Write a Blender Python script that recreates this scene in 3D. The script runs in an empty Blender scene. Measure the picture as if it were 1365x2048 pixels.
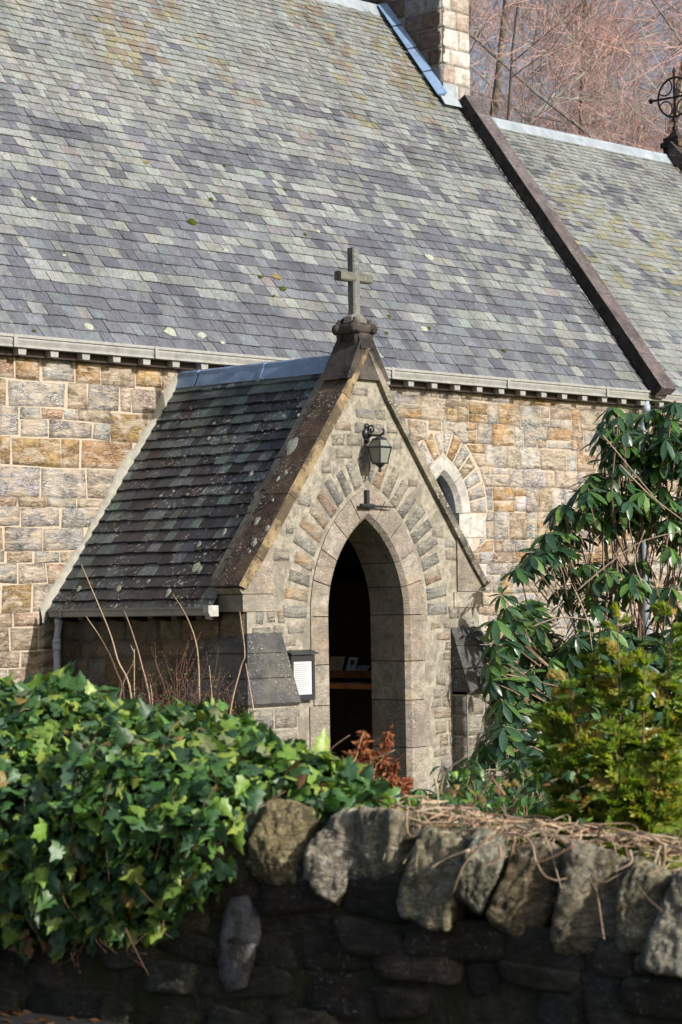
import bpy, math, random
import numpy as np
from mathutils import Vector, Matrix, noise as mnoise
R = math.radians
rnd = random.Random(7)
scene = bpy.context.scene
COL = scene.collection

# ---------------------------------------------------------------- camera
FPX = 4818.37                      # focal length in pixels of the 1365 x 2048 photograph (85 mm lens)
YAW, PITCH, ROLL = R(43.068), R(2.1035), R(-0.9183)
CAM = Vector((-16.6129, -17.7295, 1.8))
_v = Vector((math.cos(YAW)*math.cos(PITCH), math.sin(YAW)*math.cos(PITCH), math.sin(PITCH)))
_r0 = Vector((math.sin(YAW), -math.cos(YAW), 0)); _u0 = _r0.cross(_v)
_r = math.cos(ROLL)*_r0 + math.sin(ROLL)*_u0
_u = -math.sin(ROLL)*_r0 + math.cos(ROLL)*_u0
cd = bpy.data.cameras.new('camera'); cam = bpy.data.objects.new('camera', cd); COL.objects.link(cam)
cd.sensor_fit = 'VERTICAL'; cd.sensor_height = 36.0; cd.lens = FPX/2048*36.0
cd.clip_start = 0.1; cd.clip_end = 2000
m3 = Matrix((_r, _u, -_v)).transposed()
cam.matrix_world = Matrix.Translation(CAM) @ m3.to_4x4()
cd.dof.use_dof = True; cd.dof.focus_distance = 22.6; cd.dof.aperture_fstop = 5.6
scene.camera = cam

# ---------------------------------------------------------------- world, sun, exposure
SUN = Vector((0.108, -0.897, 0.430)).normalized()
w = bpy.data.worlds.new('World'); scene.world = w; w.use_nodes = True
nt = w.node_tree; nt.nodes.clear()
sky = nt.nodes.new('ShaderNodeTexSky'); sky.sky_type = 'NISHITA'; sky.sun_disc = False
sky.sun_elevation = math.asin(SUN.z); sky.sun_rotation = math.atan2(SUN.x, SUN.y)
sky.air_density = 1.0; sky.dust_density = 3.0; sky.ozone_density = 1.0
bg = nt.nodes.new('ShaderNodeBackground'); bg.inputs['Strength'].default_value = 0.12
ow = nt.nodes.new('ShaderNodeOutputWorld')
nt.links.new(sky.outputs[0], bg.inputs[0]); nt.links.new(bg.outputs[0], ow.inputs[0])
sl = bpy.data.lights.new('sun', 'SUN'); sl.energy = 4.8; sl.angle = R(0.53); sl.color = (1.0, 0.965, 0.915)
so = bpy.data.objects.new('sun', sl); COL.objects.link(so)
so.rotation_euler = (-SUN).to_track_quat('-Z', 'Y').to_euler(); so.location = (0, -30, 30)
scene.view_settings.view_transform = 'Standard'; scene.view_settings.look = 'None'
scene.view_settings.exposure = 0.15; scene.view_settings.gamma = 1.0
scene.render.engine = 'CYCLES'
scene.cycles.max_bounces = 6; scene.cycles.diffuse_bounces = 3; scene.cycles.glossy_bounces = 2
scene.cycles.transparent_max_bounces = 8; scene.cycles.use_denoising = True

# ---------------------------------------------------------------- pixel helpers (direction only; the distance is a plane or a depth)
def ray(x, y): return _v + _r*((x-682.5)/FPX) - _u*((y-1024)/FPX)
def aty(x, y, Y): d = ray(x, y); return CAM + d*((Y-CAM.y)/d.y)
def atx(x, y, X): d = ray(x, y); return CAM + d*((X-CAM.x)/d.x)
def atd(x, y, D): return CAM + ray(x, y)*D

# ---------------------------------------------------------------- object helpers
WLOC = {}
def link(o, loc, parent):
    loc = Vector(loc); WLOC[o.name] = loc
    COL.objects.link(o)
    if parent is not None:
        o.parent = parent; o.location = loc - WLOC[parent.name]
    else: o.location = loc
    return o
def thing(name, label, cat, loc, group=None):
    o = bpy.data.objects.new(name, None); o.empty_display_size = 0.2
    link(o, loc, None); tag(o, label, cat, group); return o
def tag(o, label=None, cat=None, group=None, kind=None):
    if label: o['label'] = label
    if cat: o['category'] = cat
    if group: o['group'] = group
    if kind: o['kind'] = kind
    return o
def setcol(me, cols):
    a = me.color_attributes.new('Col', 'FLOAT_COLOR', 'POINT')
    n = len(me.vertices)
    if len(cols) == 3 and not hasattr(cols[0], '__len__'): arr = np.tile(np.array([*cols, 1.0], dtype=np.float32), n)
    else:
        c = np.asarray(cols, dtype=np.float32); arr = np.ones((n, 4), dtype=np.float32); arr[:, :3] = c; arr = arr.ravel()
    a.data.foreach_set('color', arr)
def mesh(name, V, F, mat=None, col=None, smooth=False):
    me = bpy.data.meshes.new(name); me.from_pydata([tuple(v) for v in V], [], F)
    if mat: me.materials.append(mat)
    if col is not None: setcol(me, col)
    if smooth: me.polygons.foreach_set('use_smooth', [True]*len(me.polygons))
    me.update(); return me
def obj(name, V, F, mat, parent=None, col=None, smooth=False, origin=None):
    V = [Vector(v) for v in V]
    if origin is None:
        origin = Vector((0, 0, 0))
        for q in V: origin += q
        origin /= len(V)
    origin = Vector(origin)
    me = mesh(name, [q-origin for q in V], F, mat, col, smooth)
    return link(bpy.data.objects.new(name, me), origin, parent)
class MB:
    def __init__(s): s.V = []; s.F = []; s.C = []
    def add(s, V, F, c=(1, 1, 1)):
        n = len(s.V); s.V += [tuple(v) for v in V]; s.F += [tuple(i+n for i in f) for f in F]; s.C += [c]*len(V)
    def box(s, a, b, c=(1, 1, 1)):
        s.add(*boxvf(a, b), c)
    def tube(s, pts, rad, n=5, c=(1, 1, 1)): s.add(*tubevf(pts, rad, n), c)
    def obj(s, name, mat, parent=None, smooth=False, origin=None): return obj(name, s.V, s.F, mat, parent, s.C, smooth, origin)
def boxvf(a, b):
    x0, y0, z0 = a; x1, y1, z1 = b
    V = [(x0,y0,z0),(x1,y0,z0),(x1,y1,z0),(x0,y1,z0),(x0,y0,z1),(x1,y0,z1),(x1,y1,z1),(x0,y1,z1)]
    return V, HEX
HEX = [(0,3,2,1),(4,5,6,7),(0,1,5,4),(1,2,6,5),(2,3,7,6),(3,0,4,7)]
def hexvf(c): return [tuple(q) for q in c], HEX    # 8 corners: lower ring ccw, upper ring ccw
def tubevf(pts, rad, n=5):
    pts = [Vector(q) for q in pts]; V = []; F = []
    if not hasattr(rad, '__len__'): rad = [rad]*len(pts)
    ref = Vector((0.31, 0.17, 0.93))
    for i, q in enumerate(pts):
        t = (pts[min(i+1, len(pts)-1)] - pts[max(i-1, 0)]).normalized()
        if abs(t.dot(ref)) > .95: ref = Vector((1, 0, 0))
        a = t.cross(ref).normalized(); b = t.cross(a)
        for k in range(n):
            th = 2*math.pi*k/n; V.append(q + (a*math.cos(th)+b*math.sin(th))*rad[i])
    for i in range(len(pts)-1):
        for k in range(n):
            F.append((i*n+k, i*n+(k+1) % n, (i+1)*n+(k+1) % n, (i+1)*n+k))
    F.append(tuple(range(n-1, -1, -1))); F.append(tuple((len(pts)-1)*n+k for k in range(n)))
    return V, F
def extrude_profile(prof, p0, p1, ex, ez):
    """closed 2D profile (a along ex, b along ez) swept from p0 to p1"""
    p0 = Vector(p0); p1 = Vector(p1); ex = Vector(ex); ez = Vector(ez); n = len(prof)
    V = [p0+ex*a+ez*b for a, b in prof] + [p1+ex*a+ez*b for a, b in prof]
    F = [(i, (i+1) % n, n+(i+1) % n, n+i) for i in range(n)] + [tuple(range(n-1, -1, -1)), tuple(range(n, 2*n))]
    return V, F
def copyobj(src, name, parent, loc):
    o = src.copy(); o.name = name; COL.objects.link(o); o.parent = parent; WLOC[o.name] = Vector(loc)
    o.location = Vector(loc)-(WLOC[parent.name] if parent else Vector((0, 0, 0))); return o
def jit(c, a, r=rnd):
    k = 1+r.uniform(-a, a); return tuple(max(0.004, q*k*(1+r.uniform(-a*.25, a*.25))) for q in c)
def lerp(a, b, t): return a+(b-a)*t
def sstep(a, b, x):
    t = max(0, min(1, (x-a)/(b-a))); return t*t*(3-2*t)
def fn(p, s=1.0): return mnoise.noise(Vector(p)*s)

# ---------------------------------------------------------------- materials
class NT:
    def __init__(s, name):
        s.m = bpy.data.materials.new(name); s.m.use_nodes = True; s.t = s.m.node_tree; s.t.nodes.clear()
        s.out = s.n('ShaderNodeOutputMaterial'); s.b = s.n('ShaderNodeBsdfPrincipled'); s.l(s.b.outputs[0], s.out.inputs[0])
        s.pos = None
    def n(s, k, **kw):
        q = s.t.nodes.new(k)
        for a, b in kw.items(): setattr(q, a, b)
        return q
    def l(s, a, b): s.t.links.new(a, b)
    def P(s, scale=(1, 1, 1)):
        if s.pos is None: s.pos = s.n('ShaderNodeNewGeometry').outputs['Position']
        if tuple(scale) == (1, 1, 1): return s.pos
        m = s.n('ShaderNodeMapping'); m.inputs['Scale'].default_value = scale; s.l(s.pos, m.inputs[0]); return m.outputs[0]
    def noise(s, sc, det=4, rough=.55, stretch=(1, 1, 1), dist=0):
        q = s.n('ShaderNodeTexNoise'); q.inputs['Scale'].default_value = sc; q.inputs['Detail'].default_value = det
        q.inputs['Roughness'].default_value = rough; q.inputs['Distortion'].default_value = dist
        s.l(s.P(stretch), q.inputs['Vector']); return q.outputs['Fac']
    def voro(s, sc, feat='F1', stretch=(1, 1, 1)):
        q = s.n('ShaderNodeTexVoronoi'); q.feature = feat; q.inputs['Scale'].default_value = sc
        s.l(s.P(stretch), q.inputs['Vector']); return q.outputs['Distance']
    def ramp(s, x, *st):
        q = s.n('ShaderNodeValToRGB'); e = q.color_ramp.elements
        while len(e) < len(st): e.new(.5)
        for k, (p, c) in enumerate(st):
            e[k].position = p; e[k].color = (c, c, c, 1) if not hasattr(c, '__len__') else (*c, 1)
        s.l(x, q.inputs[0]); return q.outputs[0]
    def mix(s, a, b, fac=1.0, mode='MIX'):
        q = s.n('ShaderNodeMix'); q.data_type = 'RGBA'; q.blend_type = mode
        for v, i in ((fac, 0), (a, 6), (b, 7)):
            if hasattr(v, 'links'): s.l(v, q.inputs[i])
            elif i == 0: q.inputs[0].default_value = v
            else: q.inputs[i].default_value = (*v, 1) if hasattr(v, '__len__') else (v, v, v, 1)
        return q.outputs[2]
    def mul(s, a, b):
        q = s.n('ShaderNodeMath', operation='MULTIPLY')
        for v, i in ((a, 0), (b, 1)):
            if hasattr(v, 'links'): s.l(v, q.inputs[i])
            else: q.inputs[i].default_value = v
        return q.outputs[0]
    def add(s, a, b):
        q = s.n('ShaderNodeMath', operation='ADD')
        for v, i in ((a, 0), (b, 1)):
            if hasattr(v, 'links'): s.l(v, q.inputs[i])
            else: q.inputs[i].default_value = v
        return q.outputs[0]
    def attr(s): q = s.n('ShaderNodeAttribute'); q.attribute_name = 'Col'; return q.outputs['Color']
    def fin(s, col, rough=.8, bump=None, bd=.01, bs=1.0, spec=.4, metal=0, trans=None):
        b = s.b
        if hasattr(col, 'links'): s.l(col, b.inputs['Base Color'])
        else: b.inputs['Base Color'].default_value = (*col, 1)
        if hasattr(rough, 'links'): s.l(rough, b.inputs['Roughness'])
        else: b.inputs['Roughness'].default_value = rough
        b.inputs['Specular IOR Level'].default_value = spec; b.inputs['Metallic'].default_value = metal
        if bump is not None:
            q = s.n('ShaderNodeBump'); q.inputs['Distance'].default_value = bd; q.inputs['Strength'].default_value = bs
            s.l(bump, q.inputs['Height']); s.l(q.outputs[0], b.inputs['Normal'])
        if trans is not None:
            tr = s.n('ShaderNodeBsdfTranslucent'); mx = s.n('ShaderNodeMixShader'); mx.inputs[0].default_value = trans[0]
            tc = s.mix(col if hasattr(col, 'links') else col, trans[1], 1, 'MULTIPLY'); s.l(tc, tr.inputs[0])
            s.l(b.outputs[0], mx.inputs[1]); s.l(tr.outputs[0], mx.inputs[2]); s.l(mx.outputs[0], s.out.inputs[0])
        return s.m

def mat_slate(name, lich=.5, streak=(9, 2.2, 2.2), moss=0.0, stain=0.0, thr=.60, rgh=.42):
    t = NT(name); c = t.attr()
    c = t.mix(c, t.ramp(t.noise(7, 5, .65, streak), (.28, .5), (.5, 1.0), (.72, 1.45)), 1, 'MULTIPLY')
    c = t.mix(c, t.ramp(t.noise(60, 3, .6), (.3, .7), (.7, 1.25)), 1, 'MULTIPLY')
    c = t.mix(c, t.ramp(t.noise(1.3, 4, .6, (1.6, .7, .7)), (.32, .74), (.5, 1.0), (.7, 1.16)), 1, 'MULTIPLY')
    if stain:
        f = t.mul(t.ramp(t.noise(.9, 4, .6, (2.2, .5, .5)), (.5, 0), (.66, 1)), t.ramp(t.noise(9, 4, .6, (2, 1, 1)), (.4, 0), (.62, 1)))
        sx = t.n('ShaderNodeSeparateXYZ'); t.l(t.P(), sx.inputs[0])
        mr = t.n('ShaderNodeMapRange'); mr.inputs[1].default_value = 6.6; mr.inputs[2].default_value = 8.9; t.l(sx.outputs[2], mr.inputs[0])
        c = t.mix(c, (.27, .20, .09), t.mul(t.mul(f, mr.outputs[0]), stain))
        f2 = t.mul(t.ramp(t.noise(1.6, 3, .6, (2.5, .6, .6)), (.52, 0), (.68, 1)), mr.outputs[0])
        c = t.mix(c, (.12, .085, .07), t.mul(f2, stain*.6))
    f = t.mul(t.ramp(t.noise(26, 5, .7), (thr, 0), (thr+.06, 1)), t.ramp(t.noise(2.6, 3), (.46, 0), (.60, 1)))
    c = t.mix(c, (.52, .53, .48), t.mul(f, lich))
    bmp = t.add(t.noise(9, 4, .6, streak), t.mul(t.noise(70, 3, .6), .4))
    return t.fin(c, t.ramp(t.noise(5, 2), (.3, rgh), (.7, rgh+.2)), bmp, .004, .6, .5)

def mat_rock(name, crack=.5, fine=1.0, bd=.02, dirt=None, lich=0.0, hue=.35, rough=.9, smear=None, damp=0.0):
    """rock-faced sandstone: piece colour x mottling, dark crevices, rusty or pale veins"""
    t = NT(name); c = t.attr()
    c = t.mix(c, t.ramp(t.noise(11, 5, .62, dist=.6), (.28, .58), (.5, 1.0), (.74, 1.35)), 1, 'MULTIPLY')
    c = t.mix(c, t.ramp(t.noise(70, 3, .6), (.3, .75), (.7, 1.22)), fine, 'MULTIPLY')
    c = t.mix(c, (.50, .28, .09), t.mul(t.ramp(t.noise(3.7, 4, .6, dist=.5), (.56, 0), (.70, 1)), hue))
    cr = t.noise(8, 6, .75, (.75, 1, 2.4), 2.2)
    crk = t.ramp(cr, (.455, 0), (.49, 1), (.51, 1), (.545, 0))
    msk = t.ramp(t.noise(4, 2), (.36, 0), (.52, 1))
    c = t.mix(c, (.05, .042, .036), t.mul(t.mul(crk, msk), crack))
    if smear: c = t.mix(c, smear[0], t.mul(t.ramp(t.noise(6.5, 5, .65, (.7, 1, 1.5), .8), (.46, 0), (.62, 1)), smear[1]))
    if damp: c = t.mix(c, t.ramp(t.noise(1.1, 4, .62), (.32, .66), (.5, .98), (.68, 1.12)), damp, 'MULTIPLY')
    if dirt: c = t.mix(c, dirt[0], t.mul(t.ramp(t.noise(dirt[1], 4, .6), (.45, 0), (.65, 1)), dirt[2]))
    if lich: c = t.mix(c, (.55, .55, .50), t.mul(t.mul(t.ramp(t.noise(45, 4, .65), (.59, 0), (.63, 1)), t.ramp(t.noise(3.1, 2), (.44, 0), (.58, 1))), lich))
    bmp = t.add(t.mul(t.noise(9, 6, .72, (.75, 1, 2.6), 1.6), 1.4), t.mul(t.noise(45, 3, .6), .35))
    return t.fin(c, rough, bmp, bd, 1.0, .25)
def mat_simple(name, col, rough=.8, n=(20, .8, 1.15), bd=.003, spec=.35, metal=0, attr=False, extra=None):
    t = NT(name); c = t.attr() if attr else col
    c = t.mix(c, t.ramp(t.noise(n[0], 4, .6), (.3, n[1]), (.7, n[2])), 1, 'MULTIPLY')
    if extra: c = t.mix(c, extra[0], t.mul(t.ramp(t.noise(extra[1], 4, .65), (extra[2], 0), (extra[2]+.08, 1)), extra[3]))
    return t.fin(c, rough, t.noise(n[0]*3, 3, .6) if bd else None, bd or .001, .6, spec, metal)
M = {}
M['slate'] = mat_slate('slate_graded', .55, stain=.5)
M['slate_porch'] = mat_slate('slate_porch', .9, (2.2, 9, 2.2), thr=.57, rgh=.32)
M['rock'] = mat_rock('sandstone_rubble', 1.0, .8, .032, hue=.38, smear=((.58, .49, .38), 1.0), damp=.6)
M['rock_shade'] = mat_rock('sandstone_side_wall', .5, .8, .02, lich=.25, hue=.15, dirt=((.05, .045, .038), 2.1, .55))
M['rock_porch'] = mat_rock('sandstone_gable', .8, .8, .024, lich=.55, hue=.10, smear=((.31, .285, .23), 1.0))
M['dressed'] = mat_rock('sandstone_dressed', .15, 1.0, .012, lich=.6, hue=.22, dirt=((.15, .135, .115), 3.4, .55))
M['reveal'] = mat_rock('sandstone_reveal', .05, .7, .006, hue=.3)
M['pale_dressed'] = mat_rock('pale_dressed_stone', .05, .7, .008, hue=.05, dirt=((.26, .24, .2), 3, .5))
M['chim'] = mat_rock('chimney_stone', .35, .8, .015, lich=.4, hue=.15)
M['mortar'] = mat_simple('lime_mortar', (.49, .41, .315), .95, (38, .7, 1.15), .006, .2)
M['mortar_porch'] = mat_simple('grey_pointing', (.315, .29, .235), .95, (17, .62, 1.25), .018, .2, extra=((.15, .135, .11), 4.5, .50, .6))
M['fillet'] = mat_simple('cement_fillet', (.36, .345, .29), .92, (12, .75, 1.15), .006, .2)
M['coping'] = mat_rock('coping_stone', .2, .9, .01, hue=.0, dirt=((.018, .015, .014), 3.2, .85), lich=.9)
M['coping_edge'] = mat_simple('coping_arris', (.31, .235, .135), .95, (12, .35, 1.35), .008, .2, extra=((.06, .048, .036), 6, .46, .85))
M['finial'] = mat_rock('finial_stone', .2, .9, .01, hue=.0, dirt=((.018, .015, .014), 3.2, .8), lich=.12)
M['skew'] = mat_rock('skew_stone', .3, .9, .014, hue=.05, dirt=((.05, .042, .042), 3.0, .65), lich=.5)
M['weather'] = mat_rock('weathering_slab', .05, .9, .006, hue=.0, dirt=((.24, .22, .16), 2.2, .28), lich=.4)
M['lead_lit'] = mat_simple('lead_sunlit_tone', (.34, .39, .43), .55, (5, .7, 1.15), .004, .5, .1, extra=((.28, .31, .34), 7, .52, .6))  # paler lead for faces in sun; the lit look is put into the colour
M['skew_shade'] = mat_simple('skew_shade_stone', (.035, .03, .03), .9, (9, .5, 1.6), .012, .2)  # near-black stone with the shade of the skew's side painted in
M['lead'] = mat_simple('lead_sky_tint', (.22, .33, .52), .38, (6, .75, 1.2), .004, .6, .25, extra=((.55, .6, .64), 14, .6, .5))  # bluer than real lead: sky reflection painted into the base colour
M['gutter'] = mat_simple('painted_gutter', (.31, .31, .29), .55, (14, .78, 1.12), .002, .4, extra=((.14, .14, .11), 9, .6, .45))
M['gutter_porch'] = mat_simple('slate_grey_gutter', (.22, .235, .235), .5, (14, .78, 1.12), .002, .4, extra=((.5, .5, .47), 18, .66, .5))
M['pipe'] = mat_simple('grey_plastic_pipe', (.30, .35, .43), .45, (10, .85, 1.1), .001, .45)
M['white_paint'] = mat_simple('flaking_white_paint', (.44, .44, .41), .6, (18, .7, 1.1), .004, .3, extra=((.30, .22, .16), 22, .58, .6))
M['iron'] = mat_simple('black_iron', (.022, .024, .028), .42, (30, .7, 1.3), .002, .5)
M['rust_iron'] = mat_simple('rusty_iron', (.03, .022, .018), .7, (20, .6, 1.6), .004, .3, extra=((.28, .15, .05), 7, .58, .6))
M['paper'] = mat_simple('white_paper', (.47, .49, .51), .7, (4, .95, 1.03), 0, .3)
M['paper_dim'] = mat_simple('printed_card', (.55, .56, .66), .7, (60, .6, 1.1), 0, .3, attr=True)
M['wood'] = mat_simple('varnished_bench_wood', (.40, .16, .055), .45, (8, .6, 1.3), .003, .4)
M['darkwood'] = mat_simple('dark_oak', (.035, .024, .018), .6, (8, .6, 1.3), .004, .3)
M['floor'] = mat_simple('flagstone', (.15, .14, .125), .8, (5, .7, 1.2), .006, .3)
M['bark'] = mat_simple('bark', (.2, .16, .12), .9, (24, .5, 1.5), .012, .2, attr=True)
M['road'] = mat_simple('asphalt', (.022, .021, .02), .9, (60, .6, 1.5), .01, .3)
M['grass_ground'] = mat_simple('churchyard_turf', (.05, .065, .022), .95, (6, .5, 1.5), .03, .1, extra=((.07, .05, .03), 2.5, .55, .7))
M['cope'] = mat_rock('field_stone', .75, 1.0, .05, lich=1.0, hue=.18, dirt=((.05, .052, .022), 5.5, .75))
M['drystone'] = mat_rock('dark_wall_stone', .6, 1.0, .045, lich=.3, hue=.1, dirt=((.026, .03, .014), 4.0, .7))
M['wall_mortar'] = mat_simple('old_wall_mortar', (.05, .044, .035), .95, (16, .5, 1.6), .03, .1, extra=((.03, .036, .014), 5, .5, .7))
M['wall_fill'] = mat_simple('wall_fill', (.028, .025, .02), .95, (14, .6, 1.5), .02, .1)
M['moss'] = mat_simple('moss', (.055, .08, .014), .95, (60, .5, 1.5), .01, .1)
def mat_leaf(name, rough, trans, tcol, spec=.5, veins=False):
    t = NT(name); c = t.attr()
    c = t.mix(c, t.ramp(t.noise(40, 3, .6), (.3, .75), (.7, 1.25)), 1, 'MULTIPLY')
    return t.fin(c, rough, t.noise(60, 2), .002, .5, spec, 0, (trans, tcol))
M['ivy'] = mat_leaf('ivy_leaf', .42, .22, (1.5, 1.7, .5), .45)
M['rhodo'] = mat_leaf('rhododendron_leaf', .30, .16, (1.5, 1.9, .4), .5)
M['conifer'] = mat_leaf('conifer_foliage', .6, .45, (1.6, 1.7, .5), .25)
M['dead'] = mat_leaf('dead_frond', .8, .25, (1.3, 1.0, .7), .1)
M['stem'] = mat_simple('dry_stem', (.4, .3, .2), .85, (50, .7, 1.3), .002, .2, attr=True)
M['twig'] = mat_simple('winter_twig', (.3, .2, .15), .9, (3, .8, 1.2), 0, .15, attr=True)
g = NT('window_glass'); M['glass'] = g.fin((.045, .05, .055), .12, g.noise(7, 2), .004, .5, .6)
g = NT('lantern_glass'); M['lglass'] = g.fin((.30, .33, .27), .15, None, spec=.6); g.b.inputs['Transmission Weight'].default_value = .35

# ================================================================ SETTING
D = 2.537                                  # the porch stands this far out from the nave wall (y = 0)
def sheet(name, x0, x1, y0, y1, z, n, mat, amp=0):
    V = []; F = []
    for j in range(n+1):
        for i in range(n+1):
            x = lerp(x0, x1, i/n); y = lerp(y0, y1, j/n); V.append((x, y, z+amp*fn((x, y, 0), .35)))
    for j in range(n):
        for i in range(n): a = j*(n+1)+i; F.append((a, a+1, a+n+2, a+n+1))
    return obj(name, V, F, mat, smooth=True)
o = sheet('ground', -300, 300, -300, 300, -0.06, 60, M['grass_ground']); tag(o, 'rough dark turf of the churchyard around the church', 'ground', kind='structure')

# stone patch: four corners in a plane frame -> rock faced block standing proud of the mortar
def patch(quad, nrm, bulge, rough, nx, nz, back=.05, inset=.0, seed=0.0, flat=.3):
    q = [Vector(c) for c in quad]; n = Vector(nrm); V = []; F = []
    for j in range(nz+1):
        for i in range(nx+1):
            s = i/nx; t = j/nz
            P = q[0]*(1-s)*(1-t)+q[1]*s*(1-t)+q[2]*s*t+q[3]*(1-s)*t
            e = min(1, min(s, 1-s)*nx*.9)*min(1, min(t, 1-t)*nz*.9)
            nn = fn(P*1.0+Vector((seed, seed*.7, 0)), 9)*.7+fn(P+Vector((seed, 0, seed)), 23)*.5
            edge = (i in (0, nx)) or (j in (0, nz))
            h = bulge*(flat+(1-flat)*e)+rough*nn*(1 if not edge else .3)
            if edge:
                c = (q[0]+q[1]+q[2]+q[3])/4
                P = P+(c-P).normalized()*(rough*.5*abs(fn(P+Vector((9, seed, 3)), 14)))
                h = min(h, bulge*.5)
            V.append(P+n*max(h, .001))
    for j in range(nz):
        for i in range(nx): a = j*(nx+1)+i; F.append((a, a+1, a+nx+2, a+nx+1))
    ring = [i for i in range(nx+1)]+[(j)*(nx+1)+nx for j in range(1, nz+1)]+[nz*(nx+1)+i for i in range(nx-1, -1, -1)]+[j*(nx+1) for j in range(nz-1, 0, -1)]
    b0 = len(V)
    for k in ring: V.append(Vector(V[k])-n*(back+bulge))
    m = len(ring)
    for k in range(m): F.append((ring[k], b0+k, b0+(k+1) % m, ring[(k+1) % m]))
    return V, F
def stone(quad, nrm, mat, parent, col, bulge=.018, rough=.012, name='stone', nx=None, nz=None, smooth=True, flat=.3):
    q = [Vector(c) for c in quad]
    L = ((q[1]-q[0]).length+(q[2]-q[3]).length)/2; H = ((q[3]-q[0]).length+(q[2]-q[1]).length)/2
    nx = nx or max(3, min(8, int(L/.05))); nz = nz or max(3, min(6, int(H/.05)))
    V, F = patch(quad, nrm, bulge, rough, nx, nz, seed=rnd.uniform(0, 50), flat=flat)
    return obj(name, V, F, mat, parent, col, smooth)

GREY = (.47, .455, .425); OCH = (.50, .335, .16); PALE = (.56, .48, .38); BRN = (.37, .29, .21); PINK = (.55, .37, .26); DGR = (.36, .34, .315); ORG = (.52, .34, .18); TAN = (.46, .37, .26); LG = (.57, .56, .54)
CN = dict(g=GREY, o=OCH, p=PALE, b=BRN, k=PINK, d=DGR, r=ORG, t=TAN, l=LG)

# ================================================================ CHURCH
church = thing('church', 'stone church with graded slate roof, chimney and dark skew coping', 'church', (3, 3.7, 0))
ZE, YE, YR, ZR, ZCR = 4.3377, -.20, 3.941, 9.849, 8.637
TS = (ZR-ZE)/(YR-YE)
CT = (ZCR-ZE)/(YR-YE)                       # chancel pitch
XL, XS0, XS1, XE = -7.5, 7.79, 8.08, 14.26
WX, WZS, WA = 4.06, 2.77, .25                 # nave lancet window: centre, springing, half width
WRING = .20
def archz(dx, a, Rr, zs):                     # height of a pointed arch of half width a and radius Rr at offset dx
    c = Rr-a; k = Rr*Rr-(abs(dx)+c)**2
    return zs+math.sqrt(max(0, k))
# nave wall backing (mortar) with the window opening
def strip_wall(xs, ztop, zbot, y0, y1):
    V = []; F = []; n = len(xs)
    for x in xs:
        for y in (y0, y1):
            V += [(x, y, zbot(x)), (x, y, ztop(x))]
    for i in range(n-1):
        a = i*4; b = a+4
        F += [(a, b, b+1, a+1), (b+2, a+2, a+3, b+3), (a+1, b+1, b+3, a+3), (a, a+2, b+2, b)]
    F += [(0, 1, 3, 2), ((n-1)*4, (n-1)*4+2, (n-1)*4+3, (n-1)*4+1)]
    return V, F
mb = MB()
mb.box((XL, .0, -.1), (WX-WA-.1, .6, 4.29)); mb.box((WX+WA+.1, 0, -.1), (XE-.2, .6, 4.29)); mb.box((WX-WA-.1, .001, -.1), (WX+WA+.1, .6, 1.30))
xs = [WX-WA-.1+(2*WA+.2)*k/24 for k in range(25)]
V, F = strip_wall(xs, lambda x: 4.289, lambda x: archz(x-WX, WA+.1, 2*WA+.1, WZS) if abs(x-WX) < WA+.0999 else WZS, .001, .6); mb.add(V, F)
nave_wall = mb.obj('nave_wall', M['mortar'], church, origin=(2, .3, 0))
mb = MB(); mb.box((XL, 7.3, -.1), (XE-.2, 7.9, 4.29)); mb.obj('rear_wall', M['mortar'], church)
# gable ends
def gable_mesh(name, x0, x1, z1, mat):
    V = [(x0, 0, 0), (x0, 7.87, 0), (x0, 7.87, 4.25), (x0, YR, z1), (x0, 0, 4.25)]; V += [(x1, y, z) for _, y, z in V]
    return obj(name, V, [(0, 1, 2, 3, 4), (9, 8, 7, 6, 5), (0, 5, 6, 1), (1, 6, 7, 2), (2, 7, 8, 3), (3, 8, 9, 4), (4, 9, 5, 0)], mat, church)
gable_mesh('west_gable', XL+.02, XL+.5, ZR-.35, M['mortar']); gable_mesh('east_gable', XE-.22, XE-.02, 8.36, M['mortar'])
gable_mesh('chancel_arch_gable', XS0+.02, XS1-.02, ZR-.28, M['mortar'])

def wx(px, py=900): return aty(px, py, 0).x
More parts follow.
